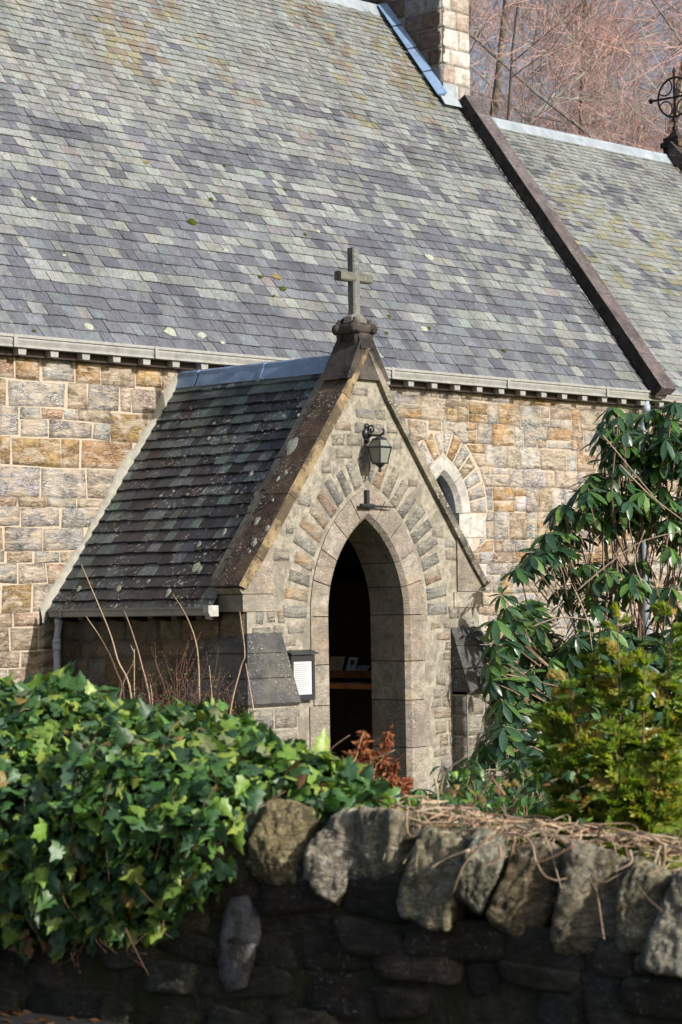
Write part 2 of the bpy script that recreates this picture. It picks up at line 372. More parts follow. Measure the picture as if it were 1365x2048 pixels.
# explicit rows left of the porch, read from the photograph (stone edges as photo x, colour)
def Z3(x): return wx(x/2.625)
rows = [
 (4.18, 3.945, [(-120,-10,'g'),(0,75,'k'),(85,215,'r'),(228,392,'g'),(398,532,'o'),(540,712,'t'),(718,850,'o'),(855,965,'k')]),
 (3.935, 3.690, [(-150,-8,'p'),(-5,38,'t'),(45,346,'l'),(355,460,'b'),(465,627,'d'),(633,690,'p'),(693,850,'p')]),
 (3.680, 3.405, [(-90,-8,'o'),(0,102,'l')]),
 (3.680, 3.575, [(108,214,'g'),(218,330,'k'),(336,410,'l'),(415,580,'b')]),
 (3.567, 3.405, [(112,256,'l'),(262,488,'d'),(492,580,'g')]),
 (3.68, 3.40, [(585,782,'o')]),
 (3.395, 3.12, [(-140,-8,'g'),(0,55,'o'),(62,320,'o'),(325,420,'o'),(428,695,'r')]),
 (3.11, 2.83, [(-120,-10,'t'),(-5,206,'l'),(212,450,'g'),(456,620,'p')]),
 (2.822, 2.738, [(-100,85,'k'),(90,240,'t'),(245,400,'g'),(405,540,'p')]),
 (2.73, 2.545, [(-80,100,'d'),(106,312,'g'),(320,525,'g')]),
 (2.535, 2.32, [(-200,8,'o'),(15,220,'d'),(226,430,'g')]),
 (2.31, 2.205, [(-120,22,'g'),(30,168,'b'),(176,306,'g'),(311,405,'t')]),
 (2.195, 2.01, [(-80,86,'d'),(92,236,'p'),(241,372,'k')]),
 (2.0, 1.73, [(-160,-6,'g'),(0,156,'o'),(164,300,'p')]),
 (1.72, 1.60, [(-160,60,'t'),(66,210,'k'),(215,300,'g')]),
 (1.59, 1.38, [(-120,40,'b'),(46,190,'t'),(196,330,'b')]),
 (1.37, 1.22, [(-160,90,'t'),(96,330,'b')]),
 (1.21, 1.0, [(-120,30,'g'),(36,200,'b'),(206,330,'b')]),
]
def wall_stone(x0, x1, z0, z1, col, parent=nave_wall, y=0, tl=0, tr=0):
    j = lambda: rnd.uniform(-.013, .013)
    x0 -= .003; x1 += .003; z0 -= .003; z1 += .003
    stone([(x0+j(), y, z0+j()), (x1+j(), y, z0+j()), (x1+tr+j(), y, z1+j()), (x0+tl+j(), y, z1+j())], (0, -1, 0), M['rock'], parent, jit(col, .14), rnd.uniform(.003, .012), rnd.uniform(.005, .014))
for z1, z0, st in rows:
    for a, b, c in st:
        wall_stone(Z3(a)+.004, Z3(b)-.004, z0+.003, z1-.003, CN[c])
# farther left, outside the frame a step to the side may show it
for z1, z0 in [(4.18, 3.945), (3.935, 3.69), (3.68, 3.4), (3.39, 3.12), (3.11, 2.83), (2.82, 2.55), (2.53, 2.32), (2.3, 2.0), (1.99, 1.72), (1.7, 1.4), (1.38, 1.1)]:
    x = Z3(-210)
    while x > -5.0:
        l = rnd.uniform(.22, .55); wall_stone(x-l, x-.012, z0, z1, rnd.choice([GREY, GREY, LG, OCH, PALE, TAN, DGR])); x -= l
# right of the porch: coursed rows with colours picked from the photograph
def Z5(x, y): p = aty(760+x/2.256, 680+y/2.256, 0); return p.x, p.z
picks = [(Z5(x, y), c) for x, y, c in [(450,350,'o'),(565,350,'o'),(595,445,'o'),(690,425,'r'),(820,450,'r'),(890,445,'k'),(650,285,'o'),(730,290,'o'),(920,550,'k'),(825,550,'p'),
  (590,715,'b'),(560,700,'o'),(390,470,'o'),(130,330,'o'),(560,860,'b'),(620,870,'b'),(600,985,'b'),(570,1090,'r'),(680,360,'l'),(800,335,'t'),(440,265,'t'),(520,270,'g'),(300,265,'g'),(190,260,'p'),(480,450,'g'),(650,450,'g'),(745,445,'l'),
  (690,545,'l'),(560,540,'g'),(550,620,'d'),(630,625,'g'),(700,640,'b'),(750,610,'l'),(810,610,'o'),(850,660,'p'),(660,750,'g'),(740,750,'t'),(560,800,'g'),(650,810,'t'),(570,1035,'g'),(500,985,'l'),(540,1160,'p'),(880,340,'r'),(960,360,'p'),(1010,560,'p'),(960,660,'t')]]
rz = [4.21, 4.062, 3.812, 3.562, 3.31, 3.09, 2.80, 2.475, 2.33, 2.20, 2.065, 1.85, 1.6, 1.42, 1.15, .9, .6, .3, .05]
def win_half(z):
    """half width taken at height z by the window, its quoins and the relieving arch"""
    if z < 1.2: return 0
    if z < WZS: return .735 if z >= 2.46 or 1.9 < z < 2.2 or z < 1.6 else .49
    k = (2*WA+WRING+.315)**2-(z-WZS)**2
    return max(0, math.sqrt(k)-WA+.01) if k > 0 else 0
for r in range(len(rz)-1):
    z1, z0 = rz[r], rz[r+1]; x = 1.66+rnd.uniform(0, .2)
    while x < 12.5:
        l = rnd.choice([.18, .24, .3, .38, .46])*rnd.uniform(.85, 1.15)
        if z1-z0 > .22 and rnd.random() < .3 and x < 8: parts = [(z0, lerp(z0, z1, rnd.choice([.4, .6])))]; parts.append((parts[0][1]+.006, z1))
        else: parts = [(z0, z1)]
        for a, b in parts:
            xa, xb = x+.004, x+l-.006; h0, h1 = win_half(a+.01), win_half(b-.01); hw = max(h0, h1); tl = tr = 0
            if hw and xb > WX-hw and xa < WX+hw:
                if xa < WX-hw: xb = WX-h0-.006; tr = h0-h1
                elif xb > WX+min(h0, h1): xa = WX+h0+.006; tl = h1-h0; xb = max(xb, xa+.06)
                else: continue
                if xb-xa < .05: continue
            col = None
            for (qx, qz), c in picks:
                if x <= qx <= x+l and a <= qz <= b: col = CN[c]
            if x > 9 and b < 2 and rnd.random() < .12: continue
            wall_stone(xa, xb, a+.004, b-.004, col or rnd.choice([GREY, GREY, LG, LG, PALE, PALE, TAN, OCH, BRN]), tl=tl, tr=tr)
        x += l
wall_stone(WX-.44, WX-.26, 3.58, 3.80, PALE, tr=-.02); wall_stone(WX-.24, WX-.02, 3.70, 3.81, TAN); wall_stone(WX+.0, WX+.2, 3.70, 3.81, LG); wall_stone(WX-.60, WX-.46, 3.33, 3.55, LG, tr=.03)
# nave window (right half shows past the porch)
win = MB()
xs = [WX-WA+2*WA*k/20 for k in range(21)]
V = [(x, .16, 1.30) for x in xs]+[(x, .16, archz(x-WX, WA, 2*WA, WZS)) for x in xs]
win.add(V, [(i, i+1, 22+i, 21+i) for i in range(20)])
window = win.obj('window', M['glass'], church)
def ring_pts(a, Rr, zs, cx, y, side, ang): # point on an arc whose centre lies opposite
    c = cx+side*(a-Rr); return Vector((c+side*Rr*math.cos(ang), y, zs+Rr*math.sin(ang)))
def arch_block(cx, zs, a, w, side, t0, t1, y0, y1, R0=None, ch=0, n=5):
    """voussoir between angles; inner radius R0 (default equilateral)"""
    R0 = R0 or 2*a; V = []; F = []
    c = cx+side*(a-R0)
    prof = [(R0+w, y0), (R0+ch, y0), (R0, y0+ch), (R0, y1), (R0+w, y1)] if ch else [(R0+w, y0), (R0, y0), (R0, y1), (R0+w, y1)]
    for k in range(n+1):
        t = lerp(t0, t1, k/n)
        for Rr, y in prof:
            x = c+side*Rr*math.cos(t); z = zs+Rr*math.sin(t)
            if (x-cx)*side < .0015:                     # trim at the centre line
                x = cx+side*.0015; z = zs+math.sqrt(max(0, Rr*Rr-(x-c)**2)) if Rr*Rr > (x-c)**2 else z
            V.append((x, y, z))
    m = len(prof)
    for k in range(n):
        for i in range(m): F.append((k*m+i, k*m+(i+1) % m, (k+1)*m+(i+1) % m, (k+1)*m+i))
    F += [tuple(range(m)), tuple(n*m+i for i in range(m-1, -1, -1))]
    return V, F
TA = math.acos((2*WA-WA)/(2*WA))                # apex angle of an equilateral arch = 60 deg
PALEW = (.47, .45, .41)
for s in (-1, 1):
    amax = math.acos(WA/(2*WA+WRING))
    for t0, t1 in ((0.01, amax*.55), (amax*.56, amax*.995)):
        V, F = arch_block(WX, WZS, WA, WRING, s, t0, t1, -.012, .2, ch=.05, n=8); obj('surround_stone', V, F, M['pale_dressed'], window, jit(PALEW, .05))
    z = WZS
    for h, wd in ((.275, .46), (.3, .22), (.28, .46), (.3, .22), (.3, .40)):
        x0 = WX+s*WA; x1 = WX+s*(WA+wd)
        V, F = boxvf((min(x0, x1), -.012, z-h+.003), (max(x0, x1), .2, z-.003)); obj('surround_stone', V, F, M['pale_dressed'], window, jit(PALEW, .06)); z -= h
V, F = boxvf((WX-.6, -.05, 1.2), (WX+.6, .2, 1.31)); obj('window_sill', V, F, M['pale_dressed'], window, PALEW)
mb = MB()
for k in range(-6, 14):
    for sg in (-1, 1):
        p0 = Vector((WX-WA, .15, 1.3+k*.14)); p1 = p0+Vector((2*WA, 0, 2*WA*1.5)); 
        if sg < 0: p0.x, p1.x = p1.x, p0.x
        pts = []
        for i in range(13):
            q = p0.lerp(p1, i/12)
            if 1.32 < q.z < archz(q.x-WX, WA, 2*WA, WZS)-.01: pts.append(q)
        if len(pts) > 1: mb.tube([pts[0], pts[-1]], .005, 4, (.2, .21, .22))
mb.tube([(WX, .13, 1.3), (WX, .13, 3.15)], .008, 5); mb.obj('lead_lattice', M['lead'], window)
# relieving arch of rubble over the window
for s in (-1, 1):
    Ri = 2*WA+WRING+.012; amax = math.acos(WA/(Ri+.3))
    for k in range(7):
        t0 = lerp(.0, amax, k/7)+.014; t1 = lerp(0, amax, (k+1)/7)-.014; ro = Ri+rnd.uniform(.25, .30)
        c = WX+s*(WA-2*WA)
        P = lambda rr, t: Vector((max((c+s*rr*math.cos(t)-WX)*s, .01)*s+WX, 0, WZS+rr*math.sin(t)))
        q = [P(Ri, t0), P(ro, t0), P(ro, t1), P(Ri, t1)]
        if s > 0: q = [q[0], q[1], q[2], q[3]]
        else: q = [q[1], q[0], q[3], q[2]]
        stone(q, (0, -1, 0), M['rock'], nave_wall, jit([LG, GREY, LG, TAN, LG, OCH, LG][k], .12), .014, .012)

# ---- roofs of graded slates
def slope_frame(tan):
    c = 1/math.sqrt(1+tan*tan); return Vector((0, c, c*tan)), Vector((0, -c*tan, c))
def slate_vf(P, ea, eu, en, wd, ln, th, tilt, skewj, r):
    """slate: lower-left corner P, across ea, up eu, outwards en"""
    a = th*(1.0+r.uniform(-.3, .5)); j = lambda s=.004: r.uniform(-s, s)
    b0 = P+eu*j(.006); b1 = P+ea*wd+eu*(j(.006)+skewj)
    lo = tilt
    V = [b0+en*(lo-a), b1+en*(lo-a+j()), P+ea*wd+eu*ln-en*.004, P+eu*ln-en*.004,
         b0+en*(lo+j(.003)), b1+en*(lo+j(.003)), P+ea*(wd-.002)+eu*ln, P+ea*.002+eu*ln]
    return V, HEX
PG = (.236, .252, .243); PP = (.112, .118, .138); PB = (.145, .158, .174); PLI = (.195, .200, .212); PY = (.225, .218, .15); PBR = (.20, .17, .14); PPINK = (.205, .19, .18)
bands = [(4.45, 4.2, .35), (3.92, 3.6, .5), (3.3, 2.9, .75), (2.35, 1.75, .8), (1.4, .95, .85), (.74, .42, .7), (.34, .0, .6)]
def nave_slate_col(x, s, r):
    n1 = fn((x*.55, s*.9, 3.1)); n2 = fn((x*1.7, s*3.2, 8.2)); n3 = fn((x*.22, s*.35, 1.2))
    p = .10+.20*sstep(3.6, .5, s)
    for b1, b0, k in bands:
        if b0 <= s <= b1: p += k*(.75+.6*n3+.75*n1)
    p += .38*n2+.22*n1+(.14 if (x < 1.5 and s < 2.4) else 0)-.22*sstep(3.8, 5.2, s)
    u = r.random()
    if u < p: c = PP if r.random() < .62 else PB
    elif u > .992: c = PPINK
    elif u > .62: c = r.choice([PLI, (.205, .22, .216), (.185, .205, .198), (.22, .226, .21), (.165, .178, .18)])
    else: c = PG
    if s > 4.2 and fn((x*1.3, s*.5, 5.5)) > .15 and r.random() < .4: c = PY if r.random() < .6 else PBR
    return jit(c, .13, r)
def build_roof(name, parent, x0, x1, tan, s_top, g0, g1, w0, w1, colf, mat, y_e, z_e, seed, keyf, keep=300, deckmat=None):
    r = random.Random(seed); eu, en = slope_frame(tan); ex = Vector((1, 0, 0)); base = Vector((0, y_e, z_e))
    # deck under the slates
    dk = MB(); a = base+eu*.02-en*.05; b = base+eu*(s_top)-en*.05
    dk.add([(x0, a.y, a.z), (x1, a.y, a.z), (x1, b.y, b.z), (x0, b.y, b.z)]+[tuple(Vector(q)-en*.06) for q in ((x0, a.y, a.z), (x1, a.y, a.z), (x1, b.y, b.z), (x0, b.y, b.z))], [(0,1,2,3),(7,6,5,4),(0,4,5,1),(1,5,6,2),(2,6,7,3),(3,7,4,0)], (.03, .03, .03))
    roof = dk.obj(name, M['wall_fill'], parent)
    lst = []; s = 0.0
    while s < s_top-.03:
        f = s/s_top; g = lerp(g0, g1, f**.85); x = x0-r.uniform(0, .15)
        while x < x1:
            wd = lerp(w0, w1, f)*r.choice([.62, .8, .95, 1.05, 1.25, 1.45])*r.uniform(.94, 1.06)
            xa = max(x, x0); xb = min(x+wd-.005, x1)
            if xb-xa > .03:
                P = base+ex*xa+eu*(s+r.uniform(-.004, .004)); lst.append((P, xb-xa, min(g*1.25, s_top-s+.01), s))
            x += wd
        s += g
    order = sorted(range(len(lst)), key=lambda i: keyf(lst[i])); singles = set(order[:keep]); big = MB()
    for i, (P, wd, ln, s) in enumerate(lst):
        V, F = slate_vf(P, ex, eu, en, wd, ln, .011, .017+r.uniform(-.004, .006), r.uniform(-.008, .008), r)
        c = colf(P.x+wd/2, s, r)
        if i in singles: obj('slate', V, F, mat, roof, c)
        else: big.add(V, F, c)
    if big.V: tag(big.obj('slates', mat, roof), kind='stuff')
    return roof
SL = math.hypot(YR-YE, ZR-ZE)
_off = .012
nave_roof = build_roof('nave_roof', church, XL, XS0+.02, TS, SL-.05, .165, .086, .190, .125, nave_slate_col, M['slate'], YE+.02, ZE+.02*TS-.05, 11,
    lambda q: ((q[0]-CAM).length if 0 <= (q[0]-CAM).dot(_r)/((q[0]-CAM).dot(_v))*FPX+682 <= 1330 else 99)+q[3]*.2)
def chancel_col(x, s, r):
    n2 = fn((x*1.7, s*3.2, 18.2)); n3 = fn((x*.4, s*1.5, 4))
    p = .16+.5*n2+.45*n3+.15*sstep(3, .3, s); c = (PP if r.random() < .6 else PB) if r.random() < p else PG
    if s > 2.2 and fn((x*.9, s*.4, 2.5)) > .02 and r.random() < .32: c = PY
    return jit(c, .15, r)
SLC = math.hypot(YR-YE, ZCR-ZE)
chancel_roof = build_roof('chancel_roof', church, XS1-.02, XE-.15, CT, SLC-.05, .165, .085, .20, .13, chancel_col, M['slate'], YE+.02, ZE+.02*CT-.05, 12, lambda q: (q[0]-CAM).length+(99 if q[0].x > 11.8 else 0))
# rear slopes, unseen from here, as plain slated decks
for nm, x0, x1, z1 in (('rear_nave_roof', XL, XS0, ZR), ('rear_chancel_roof', XS1, XE-.15, ZCR)):
    V = [(x0, YR, z1-.03), (x1, YR, z1-.03), (x1, 8.08, ZE), (x0, 8.08, ZE)]; V += [(a, b, c-.08) for a, b, c in V]
    obj(nm, V, [(0,3,2,1),(4,5,6,7),(0,1,5,4),(1,2,6,5),(2,3,7,6),(3,0,4,7)], M['slate'], church, PG)
# ridge leads
def ridge_piece(x0, x1, z, tan, parent, wd=.17):
    c = 1/math.sqrt(1+tan*tan); prof = [(-wd*c, -wd*c*tan+.035), (-.035, .03), (-.03, .055), (0, .075), (.03, .055), (.035, .03), (wd*c, -wd*c*tan+.035), (wd*c, -wd*c*tan+.025), (0, 0), (-wd*c, -wd*c*tan+.025)]
    V, F = extrude_profile(prof, (x0, YR, z), (x1, YR, z), (0, 1, 0), (0, 0, 1)); obj('ridge_flashing', V, F, M['lead_lit'], parent)
x = XL
while x < 7.5: x1 = min(x+2.1, 7.537); ridge_piece(x, x1-.006, ZR-.06, TS, church); x += 2.1
x = XS1
while x < XE-.2: x1 = min(x+1.6, XE-.15); ridge_piece(x, x1-.006, ZCR-.055, CT, church); x += 1.6
# gutter in lengths with joints, corbels, downpipe
gp = [(0, 0), (-.012, 0), (-.012, -.026), (.004, -.032), (.004, -.048), (-.004, -.052), (.006, -.078), (.012, -.092), (.004, -.097), (.004, -.116), (.13, -.116), (.13, -.02), (.118, -.02), (.118, -.1), (.03, -.1), (.012, -.06)]
gp = [(a, b*1.02) for a, b in gp]
x = -7.5; k = 0
brk = [-7.5, -5.9, -4.2, wx(3, 680), wx(270, 700)+.1, wx(515, 715)+.3, 3.0, 5.0, 6.9, 8.9, 10.9, 12.8, 13.9]
for a, b in zip(brk[:-1], brk[1:]):
    V, F = extrude_profile(gp, (a+.004, YE, ZE), (b-.004, YE, ZE), (0, 1, 0), (0, 0, 1)); gt = obj('gutter', V, F, M['gutter'], church)
    V, F = extrude_profile([(-.016, .004), (-.016, -.12), (.02, -.12), (.02, .004)], (a-.02, YE, ZE), (a+.02, YE, ZE), (0, 1, 0), (0, 0, 1)); obj('gutter_joint', V, F, M['gutter'], gt)
x = -2.168-.394*6
while x < 13.4:
    V = [(x-.045, -.165, 4.156), (x+.045, -.165, 4.156), (x+.05, .06, 4.156), (x-.05, .06, 4.156), (x-.05, -.165, 4.217), (x+.05, -.165, 4.217), (x+.05, .06, 4.235), (x-.05, .06, 4.235)]
    obj('corbel', V, HEX, M['gutter'], church); x += .394
mb = MB(); mb.box((XL, -.085, 4.15), (XE-.2, -.02, 4.34), (.1, .09, .08)); mb.obj('eave_shade_board', M['darkwood'], church)  # dark board added under the eaves as a painted band of shade
px = aty(1292, 790, -.14).x
mb = MB(); mb.tube([(px, -.14, 4.24), (px, -.14, 4.12), (px, -.12, 4.0), (px, -.08, 3.9), (px, -.07, 3.7), (px, -.07, .0)], .042, 10); dp = mb.obj('downpipe', M['pipe'], church, True)
for z in (4.12, 3.66, 1.9):
    mb = MB(); yy = -.14 if z > 4 else -.07; mb.tube([(px, yy, z-.05), (px, yy, z+.05)], .053, 10); mb.obj('pipe_socket', M['pipe'], dp, True)
# skew coping between nave and chancel
eu, en = slope_frame(TS)
def on_roof(s, h, x): return Vector((x, YE, ZE))+eu*s+en*h
hN = .27/math.sqrt(1+TS*TS)
skew = obj('skew_coping', [on_roof(.0, -.02, XS0+.03), on_roof(.0, -.02, XS1-.03), on_roof(5.1, -.02, XS1-.03), on_roof(5.1, -.02, XS0+.03), on_roof(.0, hN-.06, XS0+.03), on_roof(.0, hN-.06, XS1-.03), on_roof(5.1, hN-.06, XS1-.03), on_roof(5.1, hN-.06, XS0+.03)], HEX, M['coping'], church, (.05, .045, .045))
cuts = [-.10, .48, 1.5, 2.75, 3.9, 4.75, 5.08]
for a, b in zip(cuts[:-1], cuts[1:]):
    ch = .012; P = lambda s, h, x: on_roof(s, h, x)
    V = [P(a+.004, hN-.155, XS0), P(a+.004, hN-.10, XS1), P(b-.004, hN-.10, XS1), P(b-.004, hN-.155, XS0), P(a+.004, hN+.0, XS0), P(a+.004, hN, XS1), P(b-.004, hN, XS1), P(b-.004, hN, XS0)]
    V = [v+Vector((rnd.uniform(-.006, .006), 0, 0)) for v in V]
    o = obj('coping_stone', V, HEX, M['skew'], skew, jit((.145, .122, .126), .14)); o.data.materials.append(M['skew_shade'])
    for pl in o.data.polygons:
        if pl.normal.x < -.5: pl.material_index = 1  # side faces turned from the sun get the painted shade
V = [on_roof(-.10, -.02, XS0+.04), on_roof(-.10, -.02, XS1-.04), on_roof(.3, -.06, XS1-.04), on_roof(.3, -.06, XS0+.04), on_roof(-.06, hN-.10, XS0+.02), on_roof(-.06, hN-.10, XS1-.02), on_roof(.3, hN-.1, XS1-.02), on_roof(.3, hN-.1, XS0+.02)]
obj('skew_putt', V, HEX, M['skew'], skew, (.12, .09, .08))
# chimney stack on the ridge
CX0, CX1, CY0, CY1, CZ0, CZ1 = 7.537, 8.12, 2.876, 4.6, 7.95, 12.3
mb = MB(); mb.box((CX0+.012, CY0+.012, CZ0), (CX1-.012, CY1-.012, CZ1)); chim = mb.obj('chimney', M['mortar_porch'], church)
z = 8.2; k = 0
while z < 12.1:
    h = rnd.uniform(.17, .27); m = rnd.uniform(.3, .7)
    xm = lerp(CX0, CX1, m)
    for a, b in ((CX0, xm), (xm, CX1)):
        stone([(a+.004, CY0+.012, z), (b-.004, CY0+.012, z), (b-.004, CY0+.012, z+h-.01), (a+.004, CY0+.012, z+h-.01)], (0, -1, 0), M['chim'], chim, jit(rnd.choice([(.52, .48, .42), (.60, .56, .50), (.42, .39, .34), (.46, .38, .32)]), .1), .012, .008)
    y = CY0
    while y < CY1-.05:
        l = rnd.uniform(.25, .5); y1 = min(y+l, CY1)
        stone([(CX0+.012, y1-.004, z), (CX0+.012, y+.004, z), (CX0+.012, y+.004, z+h-.01), (CX0+.012, y1-.004, z+h-.01)], (-1, 0, 0), M['chim'], chim, jit(rnd.choice([(.10, .09, .085), (.15, .13, .12), (.22, .22, .22), (.13, .09, .075)]), .15), .012, .008); y = y1  # left side stones far darker than the front: shade put into their colour
    z += h
# lead flashing beside the stack: stepped lengths down the slope, and the apron
s0 = (CY0-YE)*math.sqrt(1+TS*TS); s1 = SL-.02
for k in range(4):
    a = lerp(s0, s1, k/4); b = lerp(s0, s1, (k+1)/4)-.02
    V = [on_roof(a, .03, CX0-.13), on_roof(a, .03, CX0-.005), on_roof(b, .025, CX0-.005), on_roof(b, .025, CX0-.13), on_roof(a, .045, CX0-.14), on_roof(a, .11, CX0-.005), on_roof(b, .10, CX0-.005), on_roof(b, .04, CX0-.14)]
    obj('flashing', V, HEX, M['lead'], chim)
V = [on_roof(s0-.16, .028, CX0-.1), on_roof(s0-.16, .028, CX1-.30), on_roof(s0, .03, CX1-.30), on_roof(s0, .03, CX0-.1), on_roof(s0-.165, .036, CX0-.1), on_roof(s0-.165, .036, CX1-.30), on_roof(s0-.02, .05, CX1-.30), on_roof(s0-.02, .05, CX0-.1)]
obj('flashing_apron', V, HEX, M['lead_lit'], chim)
V, F = boxvf((CX0-.01, CY0-.02, 8.43), (CX1-.32, CY0+.01, 8.64)); obj('flashing_apron', V, F, M['lead_lit'], chim)
# east gable skew and wheel cross
euc, enc = slope_frame(CT)
def on_ch(s, h, x): return Vector((x, YE, ZE))+euc*s+enc*h
SC = SLC
V = [on_ch(-.1, 0, XE-.16), on_ch(-.1, 0, XE+.12), on_ch(SC, 0, XE+.12), on_ch(SC, 0, XE-.16), on_ch(-.1, .2, XE-.16), on_ch(-.1, .2, XE+.12), on_ch(SC+.1, .2, XE+.12), on_ch(SC+.1, .2, XE-.16)]
obj('east_skew_coping', V, HEX, M['coping'], church, (.06, .05, .045))
bx = XE+.10; dz = .06
mb = MB(); mb.box((bx-.13, YR-.14, 8.45+dz), (bx+.13, YR+.14, 8.88+dz)); mb.box((bx-.17, YR-.17, 8.72+dz), (bx+.17, YR+.17, 8.80+dz))
mb.add([(bx-.13, YR-.14, 8.88), (bx+.13, YR-.14, 8.88), (bx+.13, YR+.14, 8.88), (bx-.13, YR+.14, 8.88), (bx-.03, YR-.03, 9.05), (bx+.03, YR-.03, 9.05), (bx+.03, YR+.03, 9.05), (bx-.03, YR+.03, 9.05)], HEX)
fin = mb.obj('finial_base', M['rust_iron'], church)
cx, cz = bx, 9.585
mb = MB(); mb.tube([(cx, YR, 8.98), (cx, YR, 10.02)], .022, 8); mb.tube([(cx, YR-.46, cz), (cx, YR+.46, cz)], .018, 8); mb.tube([(cx, YR, 9.98), (cx, YR, 10.06)], [.035, .004], 6)
for yy in (-.46, .46): mb.tube([(cx, YR+yy*.93, cz), (cx, YR+yy*1.02, cz)], .04, 6)
for zz in (9.06, 9.2): mb.tube([(cx, YR, zz), (cx, YR, zz+.06)], .045, 8)
ic = mb.obj('finial_cross', M['rust_iron'], church)
ring = [(cx, YR+.31*math.cos(t), cz+.31*math.sin(t)) for t in [2*math.pi*k/28 for k in range(29)]]
mb = MB(); mb.tube(ring, .018, 6); mb.obj('ring', M['rust_iron'], ic)
for q in range(4):
    a0 = q*math.pi/2+math.pi/4; cc = (YR+.25*math.cos(a0), cz+.25*math.sin(a0))
    pts = [(cx, cc[0]+.13*math.cos(a0+math.pi+t), cc[1]+.13*math.sin(a0+math.pi+t)) for t in [lerp(-1.7, 1.7, k/12) for k in range(13)]]
    mb = MB(); mb.tube(pts, .012, 5); mb.obj('foil', M['rust_iron'], ic)
# moss tufts and pale lichen rosettes on the nave roof
def roof_hit(x, y):
    d = ray(x, y); k = (ZE-TS*YE-(CAM.z-TS*CAM.y))/(d.z-TS*d.y); return CAM+d*k
def blob(P, nrm, rad, hgt, mat, parent, name, col, n=9, seed=0):
    nrm = Vector(nrm); a = nrm.cross(Vector((1, .2, .1))).normalized(); b = nrm.cross(a); V = [P+nrm*hgt]; F = []
    for rr, hh in ((.5, .85), (1, 0)):
        for k in range(n):
            th = 2*math.pi*k/n; q = rad*rr*(1+.6*fn((math.cos(th)+seed, math.sin(th), seed*1.7), 1.9)); V.append(P+(a*math.cos(th)*.8+b*math.sin(th)*1.1)*q+nrm*hgt*hh)
    for k in range(n): F.append((0, 1+k, 1+(k+1) % n)); F.append((1+k, 1+n+k, 1+n+(k+1) % n, 1+(k+1) % n))
    return obj(name, V, F, mat, parent, col, True)
_, enr = slope_frame(TS)
for i, (x, y, rr) in enumerate([(385, 442, .06), (568, 576, .045), (523, 552, .03), (424, 397, .03), (780, 632, .03), (775, 665, .03), (612, 468, .03), (573, 378, .025), (550, 590, .02), (1010, 700, .03), (860, 655, .03), (690, 640, .025), (70, 660, .025), (450, 330, .02)]):
    blob(roof_hit(x, y)-enr*.012, enr, rr, rr*.6, M['moss'], nave_roof, 'moss_tuft', (.1, .15, .02), seed=i*3.1)
t = NT('lichen'); M['lichen'] = t.fin(t.mix((.36, .38, .31), t.ramp(t.noise(50, 3), (.35, .6), (.6, 1.1)), 1, 'MULTIPLY'), .95, t.noise(60, 3), .004, 1)
t = NT('gold_lichen'); M['golich'] = t.fin(t.mix((.26, .19, .06), t.ramp(t.noise(50, 3), (.35, .5), (.6, 1.1)), 1, 'MULTIPLY'), .95, t.noise(60, 3), .004, 1)
for i, (x, y, rr, g_) in enumerate([(343, 661, .09, 0), (405, 668, .07, 0), (180, 651, .07, 0), (70, 396, .06, 0), (860, 512, .08, 0), (556, 552, .08, 1), (296, 323, .05, 1), (454, 499, .04, 0), (638, 460, .04, 0), (130, 508, .03, 0), (850, 655, .06, 0), (447, 683, .04, 0)]):
    blob(roof_hit(x, y)-enr*.012, enr, rr*.8, .006, M['golich' if g_ else 'lichen'], nave_roof, 'lichen_patch', (1, 1, 1), seed=i*2.3+40)

# ================================================================ PORCH
porch = thing('church_porch', 'gabled stone porch with pointed doorway, slate roof and cross', 'porch', (0, -D/2, 0))
PT = 1.297                                     # porch roof pitch
YF = -D                                        # front face
A0, CHM, ZS = .525, .042, 1.655                # door half width, chamfer, springing height
R0 = 2*A0; RW = .27
YC0, YC1 = YF-.05, YF+.30                      # coping front and back
ZA = 4.185                                     # apex of the coping's upper surface
def ctop(x): return ZA-PT*abs(x)
xs = sorted(set([-1.6, 1.6, 0]+[-.78+1.56*k/40 for k in range(41)]+[-.7801, .7801]+[-1.6+.82*k/8 for k in range(9)]+[1.6-.82*k/8 for k in range(9)]))
V, F = strip_wall(xs, lambda x: ctop(x)-.10, lambda x: archz(x, .78, R0+.255, ZS) if abs(x) < .78 else -.1, YF, YF+.46)
gable = obj('gable_wall', V, F, M['mortar_porch'], porch, origin=(0, YF, 0))
